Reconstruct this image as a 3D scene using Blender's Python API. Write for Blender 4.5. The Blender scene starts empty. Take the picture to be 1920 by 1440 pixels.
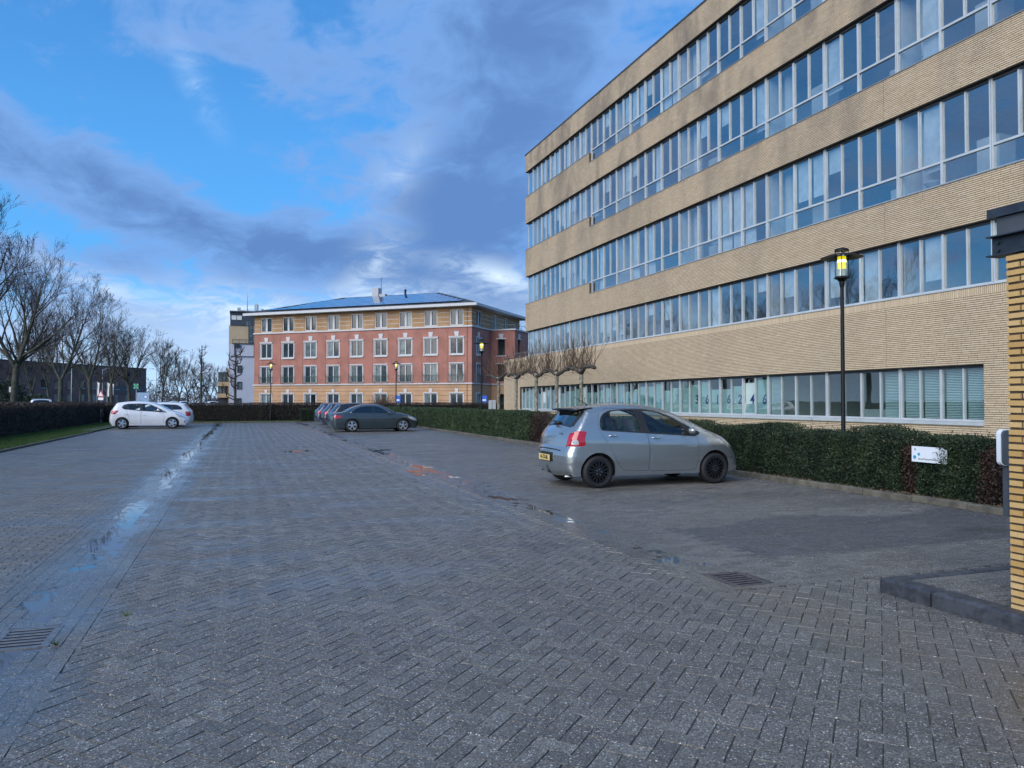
import bpy, bmesh, math, random
import numpy as np
from mathutils import Vector, Matrix
from mathutils.geometry import delaunay_2d_cdt

R = math.radians
SC = bpy.context.scene
COL = SC.collection
rng = np.random.default_rng(7)
random.seed(7)

# ------------------------------------------------------------------ camera
FPX, CAM_H, YAW = 1442.0, 1.59, R(19.47)
cam_d = bpy.data.cameras.new('camera')
cam_d.sensor_width = 36.0
cam_d.lens = 36.0 * FPX / 1920.0
cam_d.clip_start, cam_d.clip_end = 0.1, 4000.0
cam = bpy.data.objects.new('camera', cam_d)
cam.location = (0, 0, CAM_H)
cam.rotation_euler = (R(90) + math.atan(32.0 / FPX), 0, -YAW)
COL.objects.link(cam)
SC.camera = cam

# ------------------------------------------------------------------ look
SC.view_settings.view_transform = 'Standard'
SC.view_settings.look = 'None'
SC.view_settings.exposure = 1.12
SC.view_settings.gamma = 1.0
SC.view_settings.use_curve_mapping = False
SC.render.engine = 'CYCLES'
SC.cycles.use_denoising = True
SC.cycles.use_adaptive_sampling = True
SC.cycles.adaptive_threshold = 0.02
SC.cycles.max_bounces = 6
SC.cycles.diffuse_bounces = 2
SC.cycles.glossy_bounces = 3
SC.cycles.transparent_max_bounces = 12
SC.cycles.sample_clamp_indirect = 6.0
SC.cycles.caustics_reflective = False
SC.cycles.caustics_refractive = False


# ------------------------------------------------------------------ node helper
class NT:
    def __init__(s, tree):
        s.t = tree

    def n(s, kind, **kw):
        nd = s.t.nodes.new(kind)
        for k, v in kw.items():
            setattr(nd, k, v)
        return nd

    def put(s, nd, key, val):
        if val is None:
            return
        sock = nd.inputs[key]
        if hasattr(val, 'is_linked') or hasattr(val, 'links'):
            s.t.links.new(val, sock)
        else:
            sock.default_value = val

    def m(s, op, a, b=None, c=None, clamp=False):
        nd = s.n('ShaderNodeMath', operation=op, use_clamp=clamp)
        s.put(nd, 0, a)
        s.put(nd, 1, b)
        s.put(nd, 2, c)
        return nd.outputs[0]

    def vm(s, op, a, b=None):
        nd = s.n('ShaderNodeVectorMath', operation=op)
        s.put(nd, 0, a)
        s.put(nd, 1, b)
        return nd.outputs[0]

    def mix(s, f, a, b, blend='MIX'):
        nd = s.n('ShaderNodeMix', data_type='RGBA', blend_type=blend, clamp_factor=True)
        s.put(nd, 0, f)
        for k, v in ((6, a), (7, b)):
            if isinstance(v, (tuple, list)) and len(v) == 3:
                v = (*v, 1)
            s.put(nd, k, v)
        return nd.outputs[2]

    def mixf(s, f, a, b):
        nd = s.n('ShaderNodeMix', data_type='FLOAT', clamp_factor=True)
        s.put(nd, 0, f)
        s.put(nd, 2, a)
        s.put(nd, 3, b)
        return nd.outputs[0]

    def noise(s, vec, scale, detail=4, rough=0.55, dist=0.0, out=0):
        nd = s.n('ShaderNodeTexNoise')
        s.put(nd, 'Vector', vec)
        nd.inputs['Scale'].default_value = scale
        nd.inputs['Detail'].default_value = detail
        nd.inputs['Roughness'].default_value = rough
        nd.inputs['Distortion'].default_value = dist
        return nd.outputs[out]

    def smooth(s, v, lo, hi, a=0.0, b=1.0):
        nd = s.n('ShaderNodeMapRange', interpolation_type='SMOOTHSTEP')
        s.put(nd, 0, v)
        s.put(nd, 1, lo)
        s.put(nd, 2, hi)
        s.put(nd, 3, a)
        s.put(nd, 4, b)
        return nd.outputs[0]

    def xyz(s, x=None, y=None, z=None):
        nd = s.n('ShaderNodeCombineXYZ')
        s.put(nd, 0, x)
        s.put(nd, 1, y)
        s.put(nd, 2, z)
        return nd.outputs[0]

    def sep(s, v):
        nd = s.n('ShaderNodeSeparateXYZ')
        s.put(nd, 0, v)
        return nd.outputs


# ------------------------------------------------------------------ world: sky with broken cloud
SUN_EL, SUN_AZ = 30.0, 238.0        # compass-like azimuth from +Y clockwise: behind the camera, to the left
W = bpy.data.worlds.new('World')
SC.world = W
W.use_nodes = True
W.node_tree.nodes.clear()
T = NT(W.node_tree)
tc = T.n('ShaderNodeTexCoord')
d = tc.outputs['Generated']
sx, sy, sz = T.sep(d)
el = T.m('MULTIPLY', T.m('ARCSINE', sz), 57.2958)
az = T.m('MULTIPLY', T.m('ARCTAN2', sx, sy), 57.2958)
sky = T.n('ShaderNodeTexSky', sky_type='NISHITA', sun_disc=False)
sky.sun_elevation = R(SUN_EL)
sky.sun_rotation = R(SUN_AZ)
sky.air_density, sky.dust_density, sky.ozone_density = 1.0, 0.6, 2.5
zc_ = T.m('MAXIMUM', sz, 0.0)
den = T.m('ADD', zc_, 0.22)
qx = T.m('DIVIDE', sx, den)
qy = T.m('DIVIDE', sy, den)
q = T.xyz(qx, qy, 0.0)
qs = T.xyz(T.m('ADD', T.m('MULTIPLY', qx, 1.15), T.m('MULTIPLY', qy, 0.30)), T.m('SUBTRACT', T.m('MULTIPLY', qy, 0.95), T.m('MULTIPLY', qx, 0.25)), 3.7)
n_big = T.noise(qs, 1.9, 4, 0.58, 0.55)
n_fine = T.noise(qs, 6.0, 6, 0.62, 0.6)


ae = T.xyz(az, el, 0.0)


def blob(a0, e0, sa, se, rot=0.0):
    """soft elliptical bank of cloud centred on a compass bearing and a height above the horizon (degrees)"""
    mp = T.n('ShaderNodeMapping', vector_type='TEXTURE')
    T.put(mp, 'Vector', ae)
    mp.inputs['Location'].default_value = (a0, e0, 0)
    mp.inputs['Rotation'].default_value = (0, 0, R(rot))
    mp.inputs['Scale'].default_value = (sa * 2.1, se * 2.1, 1)
    gr = T.n('ShaderNodeTexGradient', gradient_type='QUADRATIC_SPHERE')
    T.put(gr, 'Vector', mp.outputs[0])
    return gr.outputs['Fac']


def total(items):
    acc = None
    for amp, args in items:
        acc = T.m('MULTIPLY', blob(*args), amp * 1.1) if acc is None else T.m('MULTIPLY_ADD', blob(*args), amp * 1.1, acc)
    return acc


bank = total([(0.46, (-8.0, 13.8, 13.0, 2.3, -14)), (0.42, (4.5, 10.6, 7.0, 2.4, -12)), (0.46, (14.5, 13.0, 5.5, 6.0, -30)), (0.36, (19.5, 17.0, 6.0, 11.0, -25)),
              (0.34, (20, 26, 10, 6, 0)), (0.34, (-9.0, 26.8, 7.0, 2.3, 0)), (0.28, (-8.5, 9.2, 6.0, 1.1, -20)), (0.40, (20.0, 7.4, 6.0, 1.6, 0)), (0.42, (-5.5, 5.2, 4.5, 1.4, -12)), (0.16, (3.0, 22.0, 5.0, 4.0, 0)),
              (-0.36, (-8.0, 20.5, 9.0, 3.6, 0)), (-0.42, (0.4, 13.9, 3.8, 1.9, -25)), (-0.30, (-12.5, 10.8, 4.5, 1.0, -14)), (-0.2, (-6.5, 7.6, 4.0, 0.8, -20))])
cover = T.m('ADD', T.m('ADD', T.m('MULTIPLY', T.m('SUBTRACT', n_big, 0.5), 1.0), T.m('MULTIPLY', T.m('SUBTRACT', n_fine, 0.5), 0.85)), bank)
cover = T.m('ADD', cover, 0.045)
mask = T.smooth(cover, -0.07, 0.19)
thick = T.smooth(cover, 0.10, 0.60)
# bright edges and the pale band low over the roofs
glow = total([(0.55, (1.5, 6.0, 5.5, 1.6, -12)), (0.62, (18.5, 9.2, 4.0, 1.1, -14)), (0.62, (11.5, 7.6, 4.5, 1.0, 0)), (0.30, (-8.6, 7.4, 6.0, 1.1, -22)),
              (0.34, (-13.0, 26.2, 3.0, 0.8, -8)), (0.26, (-3.0, 20.9, 2.4, 0.8, -60)), (0.22, (11.2, 16.5, 1.6, 4.0, -40)), (0.40, (9.5, 10.0, 1.5, 3.0, -45))])
low = T.smooth(el, 10.0, 1.0)
brite = T.m('ADD', T.m('MULTIPLY', glow, T.smooth(n_fine, 0.38, 0.62, 0.15, 1.35)), T.m('MULTIPLY', low, 0.58), clamp=True)
blue = T.mix(1.0, sky.outputs[0], (0.20, 0.53, 0.90), 'MULTIPLY')
blue = T.mix(T.smooth(el, 30.0, 3.0, 0.30, 0.85), blue, (0.62, 2.25, 4.6))
greyc = T.mix(thick, (0.98, 1.92, 3.85), (0.58, 1.18, 2.62))
c1 = T.mix(T.m('MULTIPLY', mask, 0.94), blue, greyc)
c2 = T.mix(brite, c1, (3.9, 4.8, 5.7))
bg = T.n('ShaderNodeBackground')
T.put(bg, 'Color', c2)
bg.inputs['Strength'].default_value = 0.10
wo = T.n('ShaderNodeOutputWorld')
T.t.links.new(bg.outputs[0], wo.inputs['Surface'])

# ------------------------------------------------------------------ sun, hidden behind thin cloud: weak and very soft
sun_d = bpy.data.lights.new('sun', 'SUN')
sun_d.energy = 1.7
sun_d.angle = R(60)
sun_d.color = (1.0, 0.95, 0.90)
sun = bpy.data.objects.new('sun', sun_d)
sdir = Vector((math.sin(R(SUN_AZ)) * math.cos(R(SUN_EL)), math.cos(R(SUN_AZ)) * math.cos(R(SUN_EL)), math.sin(R(SUN_EL))))
sun.rotation_euler = (-sdir).to_track_quat('-Z', 'Y').to_euler()
sun.location = (-30, -20, 30)
COL.objects.link(sun)


# ------------------------------------------------------------------ materials
MATS = {}


def pmat(name, col, rough=0.6, metal=0.0, var=0.10, scale=6.0, bump=0.0, bscale=60.0, coat=0.0, spec=0.5, rand=0.0, emit=None, estr=0.0, alpha=1.0, trans=0.0):
    """principled material with mottled colour, optional fine relief and per-piece tint"""
    mt = bpy.data.materials.new(name)
    mt.use_nodes = True
    t = NT(mt.node_tree)
    b = t.t.nodes['Principled BSDF']
    geo = t.n('ShaderNodeNewGeometry')
    c = (*col, 1)
    if var > 0:
        nz = t.noise(geo.outputs['Position'], scale, 5, 0.6)
        f = t.smooth(nz, 0.3, 0.7)
        c = t.mix(f, tuple(x * (1 - var) for x in col), tuple(min(1, x * (1 + var)) for x in col))
    if rand > 0:
        oi = t.n('ShaderNodeObjectInfo')
        rr = t.m('FRACT', t.m('ADD', geo.outputs['Random Per Island'], oi.outputs['Random']))
        k = t.m('ADD', t.m('MULTIPLY', rr, 2 * rand), 1 - rand)
        c = t.mix(1.0, c, t.xyz(k, k, k), 'MULTIPLY')
    t.put(b, 'Base Color', c)
    b.inputs['Roughness'].default_value = rough
    b.inputs['Metallic'].default_value = metal
    b.inputs['Specular IOR Level'].default_value = spec
    b.inputs['Coat Weight'].default_value = coat
    b.inputs['Coat Roughness'].default_value = 0.04
    if emit:
        b.inputs['Emission Color'].default_value = (*emit, 1)
        b.inputs['Emission Strength'].default_value = estr
    if bump > 0:
        bp = t.n('ShaderNodeBump')
        bp.inputs['Strength'].default_value = 0.6
        bp.inputs['Distance'].default_value = bump
        t.put(bp, 'Height', t.noise(geo.outputs['Position'], bscale, 4, 0.6))
        t.put(b, 'Normal', bp.outputs[0])
    MATS[name] = mt
    return mt


def glassmat(name, r0, tint, refl=(1, 1, 1), rough=0.0):
    """window pane: what lies behind shows through, the sky mirrors more the flatter the view"""
    mt = bpy.data.materials.new(name)
    mt.use_nodes = True
    t = NT(mt.node_tree)
    t.t.nodes.clear()
    out = t.n('ShaderNodeOutputMaterial')
    tr = t.n('ShaderNodeBsdfTransparent')
    tr.inputs[0].default_value = (*tint, 1)
    gl = t.n('ShaderNodeBsdfGlossy')
    gl.inputs['Color'].default_value = (*refl, 1)
    gl.inputs['Roughness'].default_value = rough
    geo = t.n('ShaderNodeNewGeometry')
    bp = t.n('ShaderNodeBump')
    bp.inputs['Strength'].default_value = 0.25
    bp.inputs['Distance'].default_value = 0.01
    t.put(bp, 'Height', t.noise(geo.outputs['Position'], 0.9, 1, 0.5))
    t.put(gl, 'Normal', bp.outputs[0])
    dot = t.n('ShaderNodeVectorMath', operation='DOT_PRODUCT')
    t.put(dot, 0, geo.outputs['Normal'])
    t.put(dot, 1, geo.outputs['Incoming'])
    k = t.m('SUBTRACT', 1.0, t.m('ABSOLUTE', dot.outputs['Value']))
    f = t.m('ADD', t.m('MULTIPLY', t.m('POWER', k, 4.0), 1 - r0), r0)
    mx = t.n('ShaderNodeMixShader')
    t.put(mx, 0, f)
    t.t.links.new(tr.outputs[0], mx.inputs[1])
    t.t.links.new(gl.outputs[0], mx.inputs[2])
    t.t.links.new(mx.outputs[0], out.inputs[0])
    MATS[name] = mt
    return mt


def brickmat(name, cols, rough=0.8, greying=True):
    """face brick: each brick its own tint, patchy greying that grows stronger with height"""
    mt = bpy.data.materials.new(name)
    mt.use_nodes = True
    t = NT(mt.node_tree)
    b = t.t.nodes['Principled BSDF']
    geo = t.n('ShaderNodeNewGeometry')
    oi = t.n('ShaderNodeObjectInfo')
    rr = t.m('FRACT', t.m('ADD', geo.outputs['Random Per Island'], oi.outputs['Random']))
    ramp = t.n('ShaderNodeValToRGB')
    e = ramp.color_ramp.elements
    e[0].position, e[0].color = 0.0, (*cols[0], 1)
    e[1].position, e[1].color = 1.0, (*cols[-1], 1)
    for i, c in enumerate(cols[1:-1]):
        x = e.new((i + 1) / (len(cols) - 1))
        x.color = (*c, 1)
    t.put(ramp, 0, rr)
    nz = t.noise(geo.outputs['Position'], 55, 5, 0.65)
    c = t.mix(t.smooth(nz, 0.25, 0.8, 0.0, 0.35), ramp.outputs[0], tuple(x * 0.55 for x in cols[0]))
    if greying:
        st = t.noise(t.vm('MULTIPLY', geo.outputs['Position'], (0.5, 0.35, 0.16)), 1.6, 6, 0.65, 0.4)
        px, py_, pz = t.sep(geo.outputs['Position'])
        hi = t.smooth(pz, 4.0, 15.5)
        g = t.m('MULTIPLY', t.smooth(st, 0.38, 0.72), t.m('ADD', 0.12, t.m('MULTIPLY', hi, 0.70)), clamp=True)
        c = t.mix(g, c, (0.19, 0.165, 0.145))  # patches blend towards grey, more strongly higher up the wall
    t.put(b, 'Base Color', c)
    b.inputs['Roughness'].default_value = rough
    b.inputs['Specular IOR Level'].default_value = 0.25
    bp = t.n('ShaderNodeBump')
    bp.inputs['Strength'].default_value = 0.5
    bp.inputs['Distance'].default_value = 0.002
    t.put(bp, 'Height', nz)
    t.put(b, 'Normal', bp.outputs[0])
    MATS[name] = mt
    return mt


def leafmat(name, cols, rough=0.55, trans=0.25):
    mt = bpy.data.materials.new(name)
    mt.use_nodes = True
    t = NT(mt.node_tree)
    b = t.t.nodes['Principled BSDF']
    geo = t.n('ShaderNodeNewGeometry')
    ramp = t.n('ShaderNodeValToRGB')
    e = ramp.color_ramp.elements
    e[0].position, e[0].color = 0.0, (*cols[0], 1)
    e[1].position, e[1].color = 1.0, (*cols[-1], 1)
    for i, c in enumerate(cols[1:-1]):
        x = e.new((i + 1) / (len(cols) - 1))
        x.color = (*c, 1)
    pn = t.noise(geo.outputs['Position'], 2.4, 4, 0.6)
    f = t.m('ADD', t.m('MULTIPLY', geo.outputs['Random Per Island'], 0.55), t.smooth(pn, 0.3, 0.7, 0.0, 0.45))
    t.put(ramp, 0, f)
    t.put(b, 'Base Color', ramp.outputs[0])
    b.inputs['Roughness'].default_value = rough
    b.inputs['Specular IOR Level'].default_value = 0.3
    MATS[name] = mt
    return mt


def pavermat(name, cols, flecks=0.5):
    """worn concrete pavers: tint per piece, pale aggregate, moss stains, damp patches that turn glossy"""
    mt = bpy.data.materials.new(name)
    mt.use_nodes = True
    t = NT(mt.node_tree)
    b = t.t.nodes['Principled BSDF']
    geo = t.n('ShaderNodeNewGeometry')
    P = geo.outputs['Position']
    px, py_, pz = t.sep(P)
    oi = t.n('ShaderNodeObjectInfo')
    rr = t.m('FRACT', t.m('ADD', geo.outputs['Random Per Island'], oi.outputs['Random']))
    c = t.mix(rr, cols[0], cols[1])
    big = t.noise(P, 0.55, 5, 0.6, 0.3)
    c = t.mix(t.smooth(big, 0.32, 0.7, 0.0, 0.75), c, cols[2])
    fine = t.noise(P, 210, 3, 0.7)
    c = t.mix(t.smooth(fine, 0.42, 0.72, 0.0, 0.55), c, tuple(x * 0.45 for x in cols[0]))
    vo = t.n('ShaderNodeTexVoronoi', feature='F1')
    t.put(vo, 'Vector', P)
    vo.inputs['Scale'].default_value = 88
    vr, vg, vb = t.sep(vo.outputs['Color'])
    patchy = t.noise(P, 2.2, 4, 0.6)
    dots = t.m('MULTIPLY', t.m('LESS_THAN', vo.outputs['Distance'], t.m('ADD', 0.12, t.m('MULTIPLY', vg, 0.34))), t.m('GREATER_THAN', vr, t.smooth(patchy, 0.3, 0.7, 0.78, 0.56)))
    c = t.mix(t.m('MULTIPLY', dots, flecks), c, (0.50, 0.49, 0.46))
    vo2 = t.n('ShaderNodeTexVoronoi', feature='F1')
    t.put(vo2, 'Vector', P)
    vo2.inputs['Scale'].default_value = 150
    wr, wg, wb_ = t.sep(vo2.outputs['Color'])
    # salt-and-pepper of the washed aggregate
    k1 = t.m('ADD', 0.45, t.m('MULTIPLY', t.m('POWER', wr, 1.6), 1.45))
    c = t.mix(1.0, c, t.xyz(k1, k1, k1), 'MULTIPLY')
    moss = t.m('MULTIPLY', t.smooth(t.noise(P, 0.8, 6, 0.7, 0.2), 0.60, 0.74), 0.45)
    c = t.mix(moss, c, (0.075, 0.085, 0.04))
    # oil and tyre grime where cars stand and turn
    oil = t.m('MULTIPLY', t.smooth(t.noise(P, 0.42, 5, 0.7, 0.4), 0.55, 0.72), 0.50)
    c = t.mix(oil, c, (0.045, 0.044, 0.043))
    sandy = t.m('MULTIPLY', t.smooth(t.noise(t.vm('ADD', P, (31.0, 7.0, 0.0)), 0.6, 6, 0.7, 0.3), 0.56, 0.72), 0.40)
    c = t.mix(sandy, c, (0.20, 0.175, 0.14))
    # damp: along both gutters and in drying streaks across the lane
    wob = t.m('MULTIPLY', t.m('SUBTRACT', t.noise(P, 0.7, 3, 0.6), 0.5), 1.3)
    gl = t.smooth(t.m('ABSOLUTE', t.m('ADD', t.m('ADD', px, 1.42), wob)), 0.75, 0.10)
    gr = t.smooth(t.m('ABSOLUTE', t.m('ADD', t.m('SUBTRACT', px, 3.95), wob)), 0.85, 0.15)
    st = t.noise(t.vm('MULTIPLY', P, (0.33, 1.0, 1.0)), 1.15, 6, 0.66, 0.5)
    streak = t.m('MULTIPLY', t.smooth(st, 0.47, 0.68), t.smooth(py_, 3.0, 8.0))
    wet = t.m('MAXIMUM', t.m('MAXIMUM', t.m('MULTIPLY', gl, 0.95), t.m('MULTIPLY', gr, 0.8)), t.m('MULTIPLY', streak, 0.75))
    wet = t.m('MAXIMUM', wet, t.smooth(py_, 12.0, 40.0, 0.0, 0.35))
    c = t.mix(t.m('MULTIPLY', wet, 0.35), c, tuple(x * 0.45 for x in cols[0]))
    t.put(b, 'Base Color', c)
    rg = t.m('ADD', t.m('MULTIPLY', t.smooth(patchy, 0.2, 0.8), 0.14), 0.50)
    t.put(b, 'Roughness', t.mixf(wet, rg, 0.19))
    t.put(b, 'Specular IOR Level', t.mixf(wet, 0.5, 0.95))
    bp = t.n('ShaderNodeBump')
    t.put(bp, 'Strength', t.mixf(wet, 0.85, 0.08))
    bp.inputs['Distance'].default_value = 0.0035
    t.put(bp, 'Height', t.m('ADD', fine, t.m('MULTIPLY', t.noise(P, 70, 3, 0.6), 0.8)))
    t.put(b, 'Normal', bp.outputs[0])
    MATS[name] = mt
    return mt


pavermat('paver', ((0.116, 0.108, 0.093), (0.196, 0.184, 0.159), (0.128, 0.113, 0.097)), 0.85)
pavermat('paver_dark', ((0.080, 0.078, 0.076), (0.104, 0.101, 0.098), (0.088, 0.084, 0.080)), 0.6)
pmat('joint_sand', (0.066, 0.062, 0.054), 0.9, var=0.3, scale=9)
pmat('asphalt', (0.055, 0.056, 0.060), 0.7, var=0.25, scale=1.5, bump=0.004)
pmat('earth', (0.050, 0.040, 0.030), 0.95, var=0.4, scale=4, bump=0.01, bscale=25)
pmat('turf', (0.045, 0.085, 0.020), 0.9, var=0.35, scale=1.2, bump=0.01, bscale=40)
pmat('far_ground', (0.060, 0.066, 0.055), 0.9, var=0.4, scale=0.06)
pmat('kerb_concrete', (0.098, 0.090, 0.068), 0.85, var=0.35, scale=5, bump=0.004, rand=0.18)
pmat('kerb_dark', (0.045, 0.048, 0.055), 0.55, var=0.4, scale=14, bump=0.003, rand=0.12)
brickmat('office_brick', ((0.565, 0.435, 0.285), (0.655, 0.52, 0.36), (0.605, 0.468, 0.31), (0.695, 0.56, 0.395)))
brickmat('pillar_brick', ((0.50, 0.315, 0.115), (0.58, 0.39, 0.165), (0.46, 0.275, 0.095), (0.60, 0.41, 0.19)), greying=False)
pmat('office_mortar', (0.105, 0.080, 0.052), 0.95, var=0.2, scale=3)
pmat('pillar_mortar', (0.055, 0.042, 0.028), 0.95, var=0.3, scale=20)
pmat('alu', (0.54, 0.57, 0.57), 0.42, metal=0.25, var=0.08, scale=2)
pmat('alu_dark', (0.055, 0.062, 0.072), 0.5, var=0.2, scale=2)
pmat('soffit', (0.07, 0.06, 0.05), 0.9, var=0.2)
glassmat('office_glass', 0.30, (0.80, 0.88, 0.89), (0.97, 1.0, 1.0))
glassmat('ground_glass', 0.13, (0.66, 0.80, 0.80), (0.9, 0.97, 1.0))
pmat('room_white', (0.62, 0.62, 0.60), 0.85, var=0.06)
pmat('room_floor', (0.16, 0.16, 0.17), 0.9, var=0.15)
pmat('blind_slat', (0.62, 0.70, 0.70), 0.6, var=0.05)
pmat('film', (0.42, 0.52, 0.49), 0.8, var=0.12, scale=1.0)
pmat('curtain', (0.58, 0.62, 0.64), 0.9, var=0.15, scale=3)
pmat('cabinet', (0.50, 0.50, 0.48), 0.6, var=0.05)
pmat('tube_light', (0.9, 0.9, 0.9), 0.5, var=0, emit=(1, 0.97, 0.9), estr=0.5)
pmat('digit_navy', (0.015, 0.040, 0.16), 0.6, var=0)
pmat('letter_cyan', (0.03, 0.30, 0.50), 0.6, var=0)
pmat('letter_grey', (0.06, 0.09, 0.10), 0.6, var=0)
pmat('black_steel', (0.022, 0.028, 0.038), 0.42, var=0.35, scale=8, bump=0.002)
pmat('black_paint', (0.006, 0.007, 0.009), 0.45, var=0.1, spec=0.25)
pmat('rubber', (0.010, 0.010, 0.011), 0.7, var=0.2, scale=20)
pmat('plastic_black', (0.016, 0.017, 0.019), 0.5, var=0.1)
pmat('undercar', (0.012, 0.012, 0.012), 0.9, var=0.2)
pmat('white_paint', (0.72, 0.72, 0.72), 0.45, var=0.04)
pmat('light_grey', (0.36, 0.38, 0.40), 0.5, var=0.08)
pmat('mid_grey', (0.20, 0.21, 0.22), 0.5, var=0.12)


# ------------------------------------------------------------------ mesh helpers
def link(o, parent=None):
    COL.objects.link(o)
    if parent:
        o.parent = parent
    return o


def tag(o, label=None, cat=None, group=None, kind=None):
    if label:
        o['label'] = label
    if cat:
        o['category'] = cat
    if group:
        o['group'] = group
    if kind:
        o['kind'] = kind
    return o


def empty(name, loc=(0, 0, 0), rz=0.0, parent=None):
    o = bpy.data.objects.new(name, None)
    o.empty_display_size = 0.2
    o.location = loc
    o.rotation_euler = (0, 0, rz)
    return link(o, parent)


def place(name, mesh, parent=None, loc=(0, 0, 0), rot=(0, 0, 0), scale=(1, 1, 1)):
    o = bpy.data.objects.new(name, mesh)
    o.location, o.rotation_euler, o.scale = loc, rot, scale
    return link(o, parent)


def copy_tree(o, parent=None):
    c = o.copy()
    link(c, None)
    c.parent = parent
    for ch in list(o.children):
        copy_tree(ch, c)
    return c


def npmesh(name, V, F, mats, nper=4, midx=None, smooth=False):
    """mesh from numpy arrays: V (n,3), F (m,nper)"""
    me = bpy.data.meshes.new(name)
    V = np.ascontiguousarray(V, dtype=np.float32)
    F = np.ascontiguousarray(F, dtype=np.int32)
    me.vertices.add(len(V))
    me.vertices.foreach_set('co', V.ravel())
    me.loops.add(F.size)
    me.loops.foreach_set('vertex_index', F.ravel())
    me.polygons.add(len(F))
    me.polygons.foreach_set('loop_start', np.arange(0, F.size, nper, dtype=np.int32))
    me.polygons.foreach_set('loop_total', np.full(len(F), nper, dtype=np.int32))
    if midx is not None:
        me.polygons.foreach_set('material_index', np.asarray(midx, dtype=np.int32))
    me.polygons.foreach_set('use_smooth', np.full(len(F), smooth, dtype=bool))
    for m in mats:
        me.materials.append(MATS[m])
    me.update(calc_edges=True)
    me.validate()
    return me


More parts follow.
